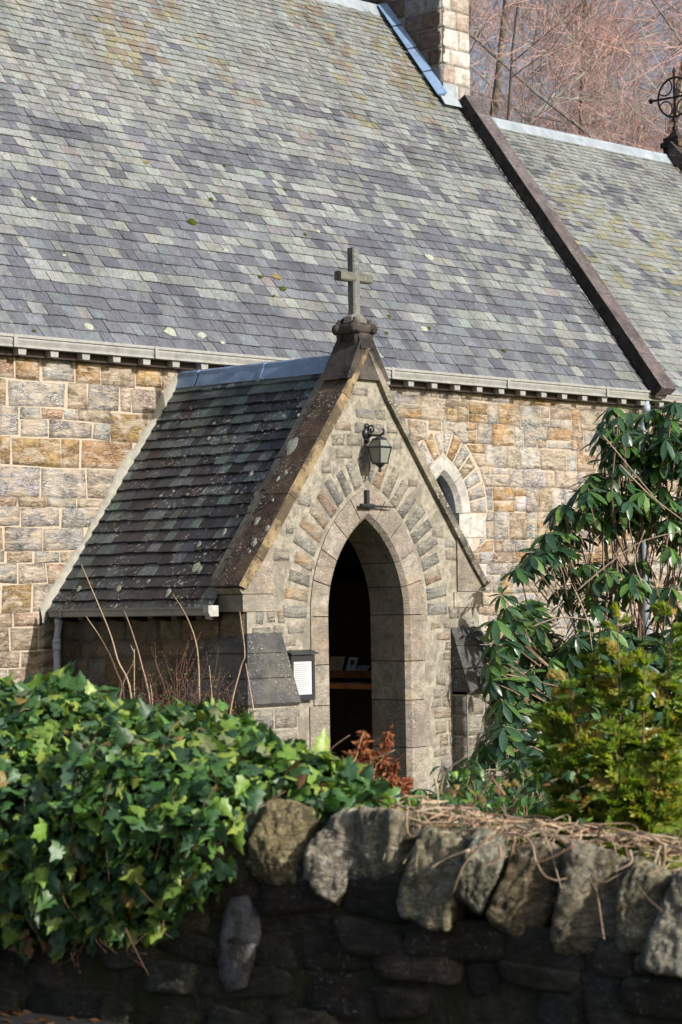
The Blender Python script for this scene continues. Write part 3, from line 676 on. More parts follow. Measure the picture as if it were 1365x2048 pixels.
# doorway surround
surround = MB(); surround.box((-A0-.26, YF+.03, -.1), (-A0-.02, YF+.43, .05)); surround.box((A0+.02, YF+.03, -.1), (A0+.26, YF+.43, .05))
surround = surround.obj('doorway_surround', M['reveal'], porch)
DR = [(.305, .265, .215), (.285, .24, .19), (.32, .285, .235), (.26, .23, .19)]
tmax = math.acos(A0/(R0+RW))
angs = [0, .20, .47, .74, 1.02, tmax]
for s in (-1, 1):
    for k in range(5):
        V, F = arch_block(0, ZS, A0, RW, s, lerp(0, tmax, [0, .22, .42, .62, .82][k])+.004, lerp(0, tmax, [.22, .42, .62, .82, 1.0][k])-(.004 if k < 4 else 0), YF-.012, YF+.46, ch=CHM, n=6)
        obj('arch_stone', V, F, M['dressed'], surround, jit(DR[(k+(s > 0)) % 4], .08))
    z = ZS
    for k, h in enumerate((.44, .37, .45, .42, .2)):
        wd = [.27, .24, .30, .25, .3][k]; bot = k >= 3
        ch = CHM if not (k == 4) else .004
        x0 = A0*s; x1 = (A0+wd)*s
        prof = [(x1, YF-.012), (x0+ch*s, YF-.012), (x0, YF-.012+ch), (x0, YF+.46), (x1, YF+.46)]
        V = [(a, b, z-h+.004) for a, b in prof]+[(a, b, z-.004) for a, b in prof]
        F = [(0, 1, 6, 5), (1, 2, 7, 6), (2, 3, 8, 7), (3, 4, 9, 8), (4, 0, 5, 9), (4, 3, 2, 1, 0), (5, 6, 7, 8, 9)]
        obj('jamb_stone', V, F, M['dressed'], surround, jit(DR[(k+1) % 4], .08)); z -= h
# radiating rubble ring over the door
GR2 = (.275, .268, .245); DK2 = (.20, .19, .175); OR2 = (.35, .255, .165); RD2 = (.30, .20, .145); BG2 = (.325, .295, .24)
left = [GR2, OR2, GR2, OR2, GR2, OR2, OR2, RD2, DK2, DK2, GR2, DK2]; right = [GR2, GR2, RD2, GR2, DK2, DK2, GR2, DK2, BG2, BG2, OR2, GR2]
for s, cols in ((-1, left), (1, right)):
    Ri = R0+RW+.03; c = s*(A0-R0)
    for k in range(12):
        tm = math.acos(A0/(Ri+.22))
        t0 = lerp(-.02, tm, k/12)+rnd.uniform(.008, .014); t1 = lerp(-.02, tm, (k+1)/12)-rnd.uniform(.008, .014); ro = Ri+rnd.uniform(.25, .33); ri = Ri+rnd.uniform(0, .02)
        P = lambda rr, t: Vector((s*max((c+s*rr*math.cos(t))*s, .012), YF, ZS+rr*math.sin(t)))
        q = [P(ri, t0), P(ro, t0+.01), P(ro, t1-.01), P(ri, t1)]
        if s < 0: q = [q[1], q[0], q[3], q[2]]
        stone(q, (0, -1, 0), M['rock_porch'], gable, jit(cols[k], .12), .008, .012, flat=.1)
# rubble courses of the gable
def pstone(x0, x1, z0, z1, col, b=.007, rg=.012):
    j = lambda: rnd.uniform(-.014, .014)
    stone([(x0+j(), YF, z0+j()), (x1+j(), YF, z0+j()), (x1+j(), YF, z1+j()), (x0+j(), YF, z1+j())], (0, -1, 0), M['rock_porch'], gable, jit(col, .14), b, rg, flat=.05)
def ringclear(x0, x1, z0, z1):
    for x in (x0, x1, (x0+x1)/2):
        for z in (z0, z1):
            if z > ZS and math.hypot(abs(x)+A0, z-ZS) < R0+RW+.27: return False
            if z <= ZS and abs(x) < .84: return False
    return True
z = .02
while z < 3.85:
    h = rnd.uniform(.085, .15); x = -1.57+rnd.uniform(0, .06)
    while x < 1.5:
        l = rnd.uniform(.12, .30); x1 = min(x+l, 1.57)
        if x1-x > .08 and ringclear(x, x1, z, z+h) and max(abs(x), abs(x1)) < (ZA-.12-(z+h))/PT+.01 and not (1.70 < z+h/2 < 2.2 and max(abs(x), abs(x1)) > 1.2) and (rnd.random() < .93):
            pstone(x+.02, x1-.02, z+.015, z+h-.012, rnd.choice([GR2, GR2, BG2, BG2, (.24, .225, .195), (.37, .29, .21)]))
        x = x1
    z += h
# kneelers
KN = (.30, .26, .205)
for s in (-1, 1):
    xa, xb = s*1.66, s*1.22
    V, F = boxvf((min(xa, xb), YF-.012, 1.715), (max(xa, xb), YC1, 1.865)); obj('kneeler', V, F, M['dressed'], porch, jit(BG2, .06))
    x0, x1 = s*1.70, s*1.27                     # gritty springer carrying the coping
    V = [(x0*.985, YF-.018, 1.872), (x1, YF-.018, 1.872), (x1, YC1-.01, 1.872), (x0*.985, YC1-.01, 1.872), (x0, YF-.018, ctop(x0)-.075), (x1, YF-.018, ctop(x1)-.11), (x1, YC1-.01, ctop(x1)-.11), (x0, YC1-.01, ctop(x0)-.075)]
    obj('kneeler', V, HEX if s > 0 else [tuple(reversed(f)) for f in HEX], M['dressed'], porch, jit(KN, .06))
# sloping copings, stones butted up the slope
cn = 1/math.sqrt(1+PT*PT)
for s in (-1, 1):
    cop = None
    eu2 = Vector((-s*cn, 0, cn*PT)); en2 = Vector((s*cn*PT, 0, cn)); P0 = Vector((s*1.7274, 0, ctop(1.7274)))
    Ltot = 1.7274/cn
    core = [P0+eu2*.05-en2*.10+Vector((0, YF+.02, 0)), P0+eu2*(Ltot-.05)-en2*.10+Vector((0, YF+.02, 0)), P0+eu2*(Ltot-.05)-en2*.10+Vector((0, YC1-.03, 0)), P0+eu2*.05-en2*.10+Vector((0, YC1-.03, 0))]
    core += [q+en2*.06 for q in core]
    cop = obj('coping', core, HEX, M['coping'], porch, (.07, .055, .045))
    cs = [0, .34, 1.05, 1.72, 2.25, Ltot]
    for a, b in zip(cs[:-1], cs[1:]):
        j = lambda: Vector((0, rnd.uniform(-.008, .008), 0))+en2*rnd.uniform(-.006, .006)
        aa, bb = a+.003, b-.003
        lo = .0 if a > 0 else .0
        def Q(u_, y, h): 
            q = P0+eu2*u_+Vector((0, y, 0))+en2*h
            if s*q.x < .001: q.x = s*.001
            return q
        e = .018
        sec = [(YC0, -.10), (YC1, -.10), (YC1, -.01), (YC1-.012, 0), (YC0+e, 0), (YC0, -e)]
        V = [Q(aa, y, h)+j()*.6 for y, h in sec]+[Q(bb, y, h)+j()*.6 for y, h in sec]
        if a == 0: V[:6] = [Vector((q.x, q.y, max(q.z, P0.z-.035))) for q in V[:6]]
        n = 6; F = [(i, (i+1) % n, n+(i+1) % n, n+i) for i in range(n)]+[tuple(range(n-1, -1, -1)), tuple(range(n, 2*n))]
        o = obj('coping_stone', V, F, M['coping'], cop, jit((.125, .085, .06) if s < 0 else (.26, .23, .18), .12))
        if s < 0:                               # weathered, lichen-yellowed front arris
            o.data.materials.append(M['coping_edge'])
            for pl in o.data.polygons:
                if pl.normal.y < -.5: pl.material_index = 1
# saddle stone, finial knot and cross
yc = (YC0+YC1)/2
mb = MB()
mb.add([(-.30, YC0+.004, 3.86), (.30, YC0+.004, 3.86), (.30, YC1, 3.86), (-.30, YC1, 3.86), (-.085, YC0+.02, 4.25), (.085, YC0+.02, 4.25), (.085, YC1-.02, 4.25), (-.085, YC1-.02, 4.25)], HEX)
mb.add([(-.10, YC0+.0, 4.15), (.10, YC0+.0, 4.15), (.10, YC1-.0, 4.15), (-.10, YC1-.0, 4.15), (-.085, yc-.085, 4.45), (.085, yc-.085, 4.45), (.085, yc+.085, 4.45), (-.085, yc+.085, 4.45)], HEX)
finb = mb.obj('finial', M['finial'], porch); setc = finb.data.color_attributes['Col']
for i in range(len(finb.data.vertices)): setc.data[i].color = (.085, .075, .065, 1)
FC = (.085, .075, .065)
for dx, dy in ((1, 0), (-1, 0), (0, 1), (0, -1)):
    # roll across each face of the knot and an upright crocket at each corner
    ax = Vector((dy, dx, 0)); ctr = Vector((dx*.105, yc+dy*.105, 4.345))
    mb = MB(); mb.tube([ctr-ax*.17, ctr-ax*.15, ctr+ax*.15, ctr+ax*.17], [.03, .05, .05, .03], 10, FC); mb.obj('roll', M['finial'], finb, True)
for dx, dy in ((1, 1), (-1, 1), (1, -1), (-1, -1)):
    ctr = Vector((dx*.10, yc+dy*.10, 4.30)); mb = MB(); mb.tube([ctr-Vector((0, 0, .16)), ctr, ctr+Vector((0, 0, .10)), ctr+Vector((0, 0, .135))], [.02, .034, .034, .016], 8, FC); mb.obj('crocket', M['finial'], finb, True)
mb = MB(); mb.tube([(0, yc, 4.40), (0, yc, 4.46), (0, yc, 4.485)], [.12, .105, .07], 8, (.2, .19, .17)); mb.obj('collar', M['finial'], finb)
CR = (.15, .155, .15); t_ = .046; mb = MB()
ch = .012
def bar(mb, p0, p1, ax, ay, hw, c):
    p0 = Vector(p0); p1 = Vector(p1); k = hw-.014; prof = [(-hw, -k), (-k, -hw), (k, -hw), (hw, -k), (hw, k), (k, hw), (-k, hw), (-hw, k)]
    V, F = extrude_profile(prof, p0, p1, ax, ay); mb.add(V, F, c)
bar(mb, (0, yc, 4.46), (-.0, yc, 5.115), (1, 0, 0), (0, 1, 0), t_, CR)
cross = mb.obj('cross_shaft', M['weather'], finb)
mb = MB(); bar(mb, (-.22, yc, 4.838), (.22, yc, 4.838), (0, 1, 0), (0, 0, 1), .044, (.14, .138, .115)); mb.obj('cross_arm', M['weather'], finb)
# side walls
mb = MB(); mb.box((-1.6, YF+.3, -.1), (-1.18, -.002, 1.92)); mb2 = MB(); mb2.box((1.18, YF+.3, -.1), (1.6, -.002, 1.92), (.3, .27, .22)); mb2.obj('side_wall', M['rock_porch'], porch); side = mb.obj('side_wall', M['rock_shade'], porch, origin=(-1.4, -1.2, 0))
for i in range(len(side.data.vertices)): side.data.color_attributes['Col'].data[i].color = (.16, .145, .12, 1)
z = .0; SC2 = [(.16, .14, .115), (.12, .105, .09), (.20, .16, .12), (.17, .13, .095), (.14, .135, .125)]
while z < 1.85:
    h = rnd.choice([.16, .22, .27]); y = -.01
    while y > YF+.1:
        l = rnd.uniform(.25, .55); y1 = max(y-l, YF+.02)
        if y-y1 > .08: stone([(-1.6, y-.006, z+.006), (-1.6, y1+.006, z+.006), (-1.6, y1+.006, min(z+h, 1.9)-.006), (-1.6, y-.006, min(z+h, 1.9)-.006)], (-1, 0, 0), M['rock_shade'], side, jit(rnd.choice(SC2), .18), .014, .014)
        y = y1
    z += h
# corner buttresses with hipped weatherings in three slabs
for s in (-1, 1):
    xi = 1.17; mb = MB()
    mb.box((min(s*xi, s*1.79), YF-.19, -.1), (max(s*xi, s*1.79), YF+.42, .90)); bt = mb.obj('buttress', M['mortar_porch'], porch)
    lv = [(.905, .235), (1.125, .152), (1.345, .070), (1.525, .003)]
    for k in range(3):
        z0, o0 = lv[k]; z1, o1 = lv[k+1]; z0 += .003 if k else 0; z1 -= .003
        def cor(o, z): 
            xo = s*(1.6+o); a = [(s*xi, YF-o, z), (xo, YF-o, z), (xo, YF+.42+o, z), (s*xi, YF+.42+o, z)]; return a
        V = cor(o0, z0)+cor(o1, z1)
        obj('weathering_slab', V, HEX if s > 0 else [tuple(reversed(f)) for f in HEX], M['weather'], bt, jit((.06, .061, .065), .14))
    # drip course under the slabs
    V = [(s*xi, YF-.20, .875), (s*1.80, YF-.20, .875), (s*1.80, YF+.45, .875), (s*xi, YF+.45, .875), (s*xi, YF-.235, .902), (s*1.835, YF-.235, .902), (s*1.835, YF+.47, .902), (s*xi, YF+.47, .902)]
    obj('drip_stone', V, HEX if s > 0 else [tuple(reversed(f)) for f in HEX], M['weather'], bt, (.12, .115, .11))
    z = .0
    for h in (.22, .25, .2, .195):
        m = s*rnd.uniform(1.38, 1.6)
        for a, b in ((min(s*xi, m), max(s*xi, m)), (min(m, s*1.79), max(m, s*1.79))):
            stone([(a+.01, YF-.19, z+.008), (b-.01, YF-.19, z+.008), (b-.01, YF-.19, z+h-.008), (a+.01, YF-.19, z+h-.008)], (0, -1, 0), M['rock_porch'], bt, jit(rnd.choice([GR2, BG2, (.35, .32, .26)]), .1), .006, .008, flat=.1)
        if s < 0:
            ym = YF+rnd.uniform(.0, .2)
            for a, b in ((YF+.42, ym), (ym, YF-.19)):
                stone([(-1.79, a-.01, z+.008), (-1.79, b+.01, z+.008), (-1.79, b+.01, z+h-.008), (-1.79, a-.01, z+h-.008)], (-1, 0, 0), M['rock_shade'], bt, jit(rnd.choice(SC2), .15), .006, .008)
        else:
            stone([(1.17, YF-.01, z+.008), (1.17, YF-.18, z+.008), (1.17, YF-.18, z+h-.008), (1.17, YF-.01, z+h-.008)], (-1, 0, 0), M['rock_porch'], bt, jit(DK2, .15), .004, .006)
        z += h
# porch roof: deck and slates, west slope built slate by slate
ZP = 4.05
for s in (-1, 1):
    eu2 = Vector((-s*cn, 0, cn*PT)); en2 = Vector((s*cn*PT, 0, cn)); ey = Vector((0, 1, 0)); X0 = 1.80; P0 = Vector((s*X0, 0, ZP-PT*X0)); Ls = X0/cn
    q = [P0+eu2*.03-en2*.03+ey*YC1, P0+eu2*.03-en2*.03-ey*.01, P0+eu2*(Ls-.03)-en2*.03-ey*.01, P0+eu2*(Ls-.03)-en2*.03+ey*YC1]
    V = [a-en2*.07 for a in q]+q
    rf = obj('roof', V, HEX if s < 0 else [tuple(reversed(f)) for f in HEX], M['wall_fill'], porch)
    ss = 0.0; r = random.Random(31+s); big = MB()
    ncol = [(.027, .032, .047), (.036, .034, .046), (.026, .033, .048), (.044, .060, .078), (.014, .017, .023)]
    while ss < Ls-.06:
        f = ss/Ls; g = lerp(.142, .118, f); y = YC1-.02
        while y < -.012:
            wd = lerp(.165, .135, f)*r.choice([.7, .85, 1, 1.15, 1.35]); y1 = min(y+wd-.005, -.012)
            if y1-y > .03:
                ea = -ey; P = P0+ey*y1+eu2*(ss+r.uniform(-.005, .005)); P = Vector((P.x, y1, P.z)) if True else P
                if s > 0: ea = ey; P.y = y
                V, F = slate_vf(P, ea, eu2, en2, y1-y, min(g*1.25, Ls-ss), .014, .021+r.uniform(-.003, .004), r.uniform(-.006, .006), r)
                gr = .18+.5*sstep(.55, 1, f)+(.35 if y > -.35 else 0)+.3*fn((y*1.5, f*3, 7))
                c = (.095, .125, .122) if r.random() < gr else r.choice(ncol)
                if r.random() < .06: c = (.12, .14, .17)
                c = tuple(q*.85 for q in jit(c, .3, r))
                if s < 0: obj('slate', V, F, M['slate_porch'], rf, c)
                else: big.add(V, F, c)
            y += wd
        ss += g
    if s > 0: tag(big.obj('slates', M['slate_porch'], rf), kind='stuff')
# lichen patches on coping and slates
def plane_hit(x, y, P0, n):
    d = ray(x, y); return CAM+d*((P0-CAM).dot(n)/d.dot(n))
enl = Vector((-cn*PT, 0, cn)); PC = Vector((-1.7274, 0, ctop(1.7274)))
copl = [o for o in porch.children if o.name.startswith('coping')][0]
for i, (x, y, rr) in enumerate([(583, 893, .085), (588, 885, .06), (514, 1042, .045), (535, 1056, .04), (509, 1085, .045), (556, 958, .03), (572, 945, .03), (597, 830, .02), (500, 1103, .02), (546, 1000, .02)]):
    blob(plane_hit(x, y, PC, enl)+enl*.001, enl, rr, .006, M['lichen'], copl, 'lichen_patch', (1, 1, 1), 11, seed=i*1.9+7)
rfl = [o for o in porch.children if o.name.startswith('roof')][0]; PRF = Vector((-1.8, 0, ZP-PT*1.8))
for i, (x, y, rr) in enumerate([(401, 1091, .035), (452, 1067, .035), (395, 1137, .05), (403, 1140, .04), (340, 1188, .04), (240, 1180, .04), (515, 990, .03), (478, 1035, .02), (420, 880, .025), (160, 1180, .04), (430, 850, .02), (350, 985, .02), (300, 1165, .03), (505, 950, .03)]):
    blob(plane_hit(x, y, PRF, enl)+enl*.02, enl, rr, .004, M['lichen'], rfl, 'lichen_patch', (1, 1, 1), 9, seed=i*2.7+90)
# lead ridge in two lengths
def pridge(y0, y1):
    wd = .16; prof = [(-wd*cn, -wd*cn*PT+.04), (-.04, .025), (-.034, .06), (0, .08), (.034, .06), (.04, .025), (wd*cn, -wd*cn*PT+.04), (wd*cn, -wd*cn*PT+.03), (0, .0), (-wd*cn, -wd*cn*PT+.03)]
    V, F = extrude_profile(prof, (0, y0, ZP), (0, y1, ZP), (-1, 0, 0), (0, 0, 1)); return obj('ridge_flashing', V, F, M['lead'], porch)
pridge(YC1-.02, -1.22); pridge(-1.215, -.33)
rp = pridge(-.30, -.0)
wd = .165; prof = [(-wd*cn-.004, -wd*cn*PT+.04), (-.044, .03), (-.04, .066), (0, .087), (.04, .066), (.044, .03), (wd*cn+.004, -wd*cn*PT+.04), (wd*cn, -wd*cn*PT+.02), (0, 0), (-wd*cn, -wd*cn*PT+.02)]
V, F = extrude_profile(prof, (0, -1.24, ZP), (0, -1.19, ZP), (-1, 0, 0), (0, 0, 1)); obj('lead_strap', V, F, M['lead'], porch)
# cement fillet where the slates meet the nave wall
for s in (-1, 1):
    mb = MB(); n = 34; V = []; F = []
    for k in range(n+1):
        x = lerp(1.86, .06, k/n); z = ZP-PT*x
        w1 = .085+.05*fn((x*3, s, 2.2), 1.5)+.03*fn((x*9, s, 1))
        for dz, y in ((-.03, -.035), (.03, -.035), (w1*1.5, -.005), (w1*1.5, .01)): V.append((s*x, y-.012*(fn((x*6, dz, 3))+.6), z+dz))
    for k in range(n):
        for i in range(3): a = k*4+i; F.append((a, a+4, a+5, a+1))
    obj('cement_fillet', V, F if s > 0 else [tuple(reversed(f)) for f in F], M['fillet'], porch, smooth=True)
# porch gutter, fascia, downpipe
for s in (-1, 1):
    gp2 = [(0, 0), (-.010, 0), (-.010, -.018), (.004, -.022), (.004, -.034), (.0, -.038), (.004, -.07), (.012, -.078), (.10, -.078), (.10, -.01), (.09, -.01), (.09, -.068), (.02, -.068), (.01, -.02)]
    V, F = extrude_profile(gp2, (s*1.885, -.165, 1.763), (s*1.885, YC1-.06 if s < 0 else YC1+.05, 1.763), (-s, 0, 0), (0, 0, 1)); gt = obj('gutter', V, F, M['gutter_porch'], porch)
    if s < 0:
        V, F = extrude_profile([(-.022, .012), (-.022, -.05), (.0, -.085), (.10, -.085), (.10, .012)], (s*1.885, YC1-.06, 1.763), (s*1.885, YC1-.13, 1.763), (-s, 0, 0), (0, 0, 1)); obj('stop_end', V, F, M['white_paint'], gt)
        V, F = extrude_profile([(-.013, .003), (-.013, -.08), (.0, -.082), (.0, .003)], (s*1.885, -.36, 1.763), (s*1.885, -.33, 1.763), (-s, 0, 0), (0, 0, 1)); obj('gutter_joint', V, F, M['gutter_porch'], gt)
    for k in range(7):
        y = -.25-k*.32; V = [(s*1.84, y-.035, 1.66), (s*1.84, y+.035, 1.66), (s*1.56, y+.035, 1.63), (s*1.56, y-.035, 1.63), (s*1.84, y-.035, 1.70), (s*1.84, y+.035, 1.70), (s*1.56, y+.035, 1.76), (s*1.56, y-.035, 1.76)]
        obj('rafter_end', V, HEX if s > 0 else [tuple(reversed(f)) for f in HEX], M['darkwood'], porch)
pp = atx(118, 1225, -1.82); py = pp.y
mb = MB(); mb.tube([(-1.82, py, 1.69), (-1.82, py, 1.62), (-1.82, py+.01, 1.58), (-1.80, py+.05, 1.52), (-1.80, py+.06, 1.47), (-1.80, py+.06, -.05)], .032, 12); dpp = mb.obj('downpipe', M['pipe'], porch, True)
for z, h, xx, yy in ((1.645, .055, -1.82, py), (1.46, .03, -1.80, py+.06), (1.405, .07, -1.80, py+.06)):
    mb = MB(); mb.tube([(xx, yy, z-h/2), (xx, yy, z+h/2)], .041, 12); mb.obj('pipe_socket', M['pipe'], dpp, True)
# porch interior: floor, inner door
mb = MB(); mb.box((-1.18, YF+.02, -.1), (1.18, -.02, .02)); mb.obj('porch_floor', M['floor'], porch)
mb = MB(); mb.box((-.62, -.10, .02), (.62, -.03, 2.3)); idr = mb.obj('inner_door', M['darkwood'], porch)
for k in range(6):
    mb = MB(); mb.box((-.6+k*.2+.004, -.115, .03), (-.4+k*.2-.004, -.10, 2.28)); mb.obj('plank', M['darkwood'], idr)
mb = MB(); mb.box((-.70, -.01, 2.3), (.70, -.12, 2.42)); mb.add([(-1.17, -.024, .02), (1.17, -.024, .02), (1.17, -.014, .02), (-1.17, -.014, .02), (-1.17, -.024, 1.9), (1.17, -.024, 1.9), (1.17, -.014, 1.9), (-1.17, -.014, 1.9)], HEX); mb.obj('inner_wall_lining', M['darkwood'], porch)
for xa, xb in ((-1.172, -1.165), (1.165, 1.172)):
    mb = MB(); mb.box((xa, YF+.47, .02), (xb, -.14, 2.0)); mb.obj('dark_panelling', M['darkwood'], porch)

# ================================================================ THINGS ON THE PORCH
lx, ly = .0, YF-.17
lantern = thing('wall_lantern', 'black glazed wall lantern hanging above the porch doorway', 'lantern', (lx, YF, 3.0))
mb = MB(); mb.tube([(lx, YF-.002, 3.36), (lx, YF-.03, 3.36)], [.058, .05], 14); mb.tube([(lx, YF-.002, 3.425), (lx, YF-.022, 3.425)], .028, 10); mb.tube([(lx, YF-.002, 3.295), (lx, YF-.022, 3.295)], .03, 10); mb.obj('back_plate', M['iron'], lantern, True)
mb = MB(); mb.tube([(lx, YF-.03, 3.34), (lx, YF-.10, 3.335), (lx, ly, 3.33), (lx, ly-.05, 3.345), (lx, ly-.06, 3.375), (lx, ly-.04, 3.385)], .011, 7); mb.obj('arm', M['iron'], lantern, True)
mb = MB(); mb.tube([(lx, YF-.07+.045*math.cos(t)*(1-t/9), 3.39+.045*math.sin(t)*(1-t/9)) for t in [k*.45 for k in range(18)]], .009, 6); mb.obj('scroll', M['iron'], lantern, True)
def frus(z0, h0, z1, h1): 
    return [(lx-h0, ly-h0, z0), (lx+h0, ly-h0, z0), (lx+h0, ly+h0, z0), (lx-h0, ly+h0, z0), (lx-h1, ly-h1, z1), (lx+h1, ly-h1, z1), (lx+h1, ly+h1, z1), (lx-h1, ly+h1, z1)]
zt, zm, zb = 3.295, 3.22, 3.07; ht, hm, hb = .045, .078, .050
frame = MB()
def edge(a, b, r_=.0065): frame.tube([a, b], r_, 5)
lo = frus(zb, hb, zm, hm); up = frus(zm, hm, zt, ht)
for i in range(4):
    edge(lo[i], lo[i+4]); edge(up[i], up[i+4]); edge(lo[i], lo[(i+1) % 4], .006); edge(lo[i+4], lo[4+(i+1) % 4], .009); edge(up[i+4], up[4+(i+1) % 4], .008)
frame.tube([(lx, ly, zt-.005), (lx, ly, zt+.012), (lx, ly, zt+.03), (lx, ly, 3.335)], [.058, .048, .02, .012], 8)
frame.tube([(lx, ly, zb+.004), (lx, ly, zb-.02), (lx, ly, zb-.035), (lx, ly, zb-.05), (lx, ly, zb-.07), (lx, ly, zb-.085)], [.060, .04, .018, .012, .016, .006], 8)
frame.obj('frame', M['iron'], lantern)
for A, in ((lo,), (up,)):
    for i in range(4):
        k = .93; c = Vector((lx, ly, 0)); q = [Vector(A[i]), Vector(A[(i+1) % 4]), Vector(A[4+(i+1) % 4]), Vector(A[4+i])]
        q = [Vector((lx+(a.x-lx)*.97, ly+(a.y-ly)*.97, a.z)) for a in q]; nn = (q[1]-q[0]).cross(q[3]-q[0]).normalized()*.003
        obj('pane', [a-nn for a in q]+[a for a in q], HEX, M['lglass'], lantern)
br = thing('iron_bracket', 'small black iron bracket arm over the door arch', 'bracket', (.0, YF, 2.65))
bz = aty(738, 1012, YF-.06).z; bx0 = aty(722, 1012, YF-.06).x; bx1 = aty(788, 1013, YF-.06).x; bxm = aty(739, 1000, YF-.06).x
mb = MB(); mb.tube([(bx0, YF-.06, bz), (bxm+.06, YF-.06, bz), (bxm+.07, YF-.06, bz), (bx1, YF-.07, bz-.006)], [.022, .022, .012, .006], 8); mb.obj('arm', M['iron'], br)
mb = MB(); mb.box((bxm-.018, YF-.05, bz-.02), (bxm+.018, YF-.016, bz+.15)); mb.tube([(bxm, YF-.0, bz+.02), (bxm, YF-.06, bz)], .014, 8); mb.obj('wall_plate', M['iron'], br)
nb = thing('notice_board', 'small black notice case with white paper beside the doorway', 'notice board', (-.93, YF, .9))
nx0, nx1, nz0, nz1 = -1.11, -.805, .905, 1.315
mb = MB(); mb.box((nx0, YF-.045, nz0), (nx1, YF-.001, nz1)); mb.obj('case', M['iron'], nb)
mb = MB()
for a, b in (((nx0, nz0), (nx0+.03, nz1)), ((nx1-.03, nz0), (nx1, nz1)), ((nx0+.03, nz0), (nx1-.03, nz0+.05)), ((nx0+.03, nz1-.055), (nx1-.03, nz1))): mb.box((a[0], YF-.062, a[1]), (b[0], YF-.0452, b[1]))
mb.obj('frame', M['iron'], nb)
V = [(nx0-.02, YF-.09, nz1+.004), (nx1+.02, YF-.09, nz1+.004), (nx1+.02, YF-.002, nz1+.004), (nx0-.02, YF-.002, nz1+.004), (nx0-.02, YF-.085, nz1+.016), (nx1+.02, YF-.085, nz1+.016), (nx1+.02, YF-.002, nz1+.045), (nx0-.02, YF-.002, nz1+.045)]
obj('hood', V, HEX, M['iron'], nb)
mb = MB(); mb.box((nx0+.032, YF-.050, nz0+.052), (nx1-.032, YF-.0455, nz1-.057)); pap = mb.obj('paper', M['paper'], nb)
mb = MB(); zz = nz1-.085
while zz > nz0+.08: mb.box((nx0+.05, YF-.0512, zz), (nx1-.05-rnd.uniform(0, .08), YF-.0503, zz+.0045), (.22, .24, .27)); zz -= .018
mb.obj('print', M['paper_dim'], pap)
# bench inside with cards
bX = 1.16
bench = thing('porch_bench', 'varnished wooden bench along the dark inside wall of the porch', 'bench', (bX-.2, -1.2, .02))
zs1 = atx(700, 1345, bX-.05).z; zs0 = atx(700, 1371, bX-.35).z
mb = MB(); mb.box((bX-.42, -1.95, zs0-.03), (bX-.002, -.3, zs0+.02)); mb.obj('seat', M['wood'], bench)
mb = MB(); mb.box((bX-.05, -1.95, zs0+.06), (bX-.004, -.3, zs1+.02)); mb.obj('backrest', M['wood'], bench)
for y in (-1.85, -.4):
    mb = MB(); mb.box((bX-.38, y-.03, .02), (bX-.05, y+.03, zs0-.03)); mb.obj('leg', M['darkwood'], bench)
def card(px0, py0, px1, py1, X, col, label, print_=None, lean=.05):
    a = atx(px0, py1, X); b = atx(px1, py1, X); top = atx((px0+px1)/2, py0, X).z; z0 = zs1+.021
    V = [(X, a.y, z0), (X, b.y, z0), (X+lean, b.y, top), (X+lean, a.y, top)]; V2 = [(x+.006, y, z) for x, y, z in V]
    o = obj('card', V+V2, [(0,1,2,3),(7,6,5,4),(0,4,5,1),(1,5,6,2),(2,6,7,3),(3,7,4,0)], M['paper_dim'], None, col); tag(o, label, 'card', 'cards on the porch bench')
    for (u0, v0, u1, v1, pc) in (print_ or []):
        Q = lambda u_, v_: Vector((X-.002+lean*v_, lerp(a.y, b.y, u_), lerp(z0, top, v_)))
        obj('print', [Q(u0, v0), Q(u1, v0), Q(u1, v1), Q(u0, v1)], [(0, 1, 2, 3)], M['paper_dim'], o, pc)
card(656, 1313, 684, 1343, bX-.07, (.60, .52, .38), 'large cream card leaning at the left end of the bench', [(.45, .5, .75, .55, (.1, .08, .07)), (.3, .35, .8, .38, (.2, .16, .12))])
card(692, 1315, 710, 1344, bX-.07, (.75, .75, .88), 'tall pale card with a green palm picture', [(.3, .45, .75, .8, (.03, .12, .08)), (.48, .25, .58, .5, (.05, .06, .04))])
card(711, 1331, 735, 1346, bX-.075, (.75, .75, .92), 'short lilac card printed with dark capital letters', [(.08, .2, .14, .75, (.02, .02, .1)), (.08, .65, .3, .75, (.02, .02, .1)), (.08, .42, .26, .52, (.02, .02, .1)), (.38, .2, .44, .75, (.02, .02, .1)), (.38, .2, .6, .3, (.02, .02, .1)), (.7, .2, .76, .75, (.02, .02, .1)), (.64, .65, .8, .75, (.02, .02, .1))])
q = [atx(697, 1353, bX-.30), atx(712, 1353, bX-.30)]
V, F = boxvf((bX-.36, min(q[0].y, q[1].y), zs0+.0205), (bX-.2, max(q[0].y, q[1].y), zs0+.024)); o = obj('leaflet', V, F, M['paper_dim'], None, (.6, .6, .8)); tag(o, 'folded lilac leaflet lying flat on the bench seat', 'leaflet')

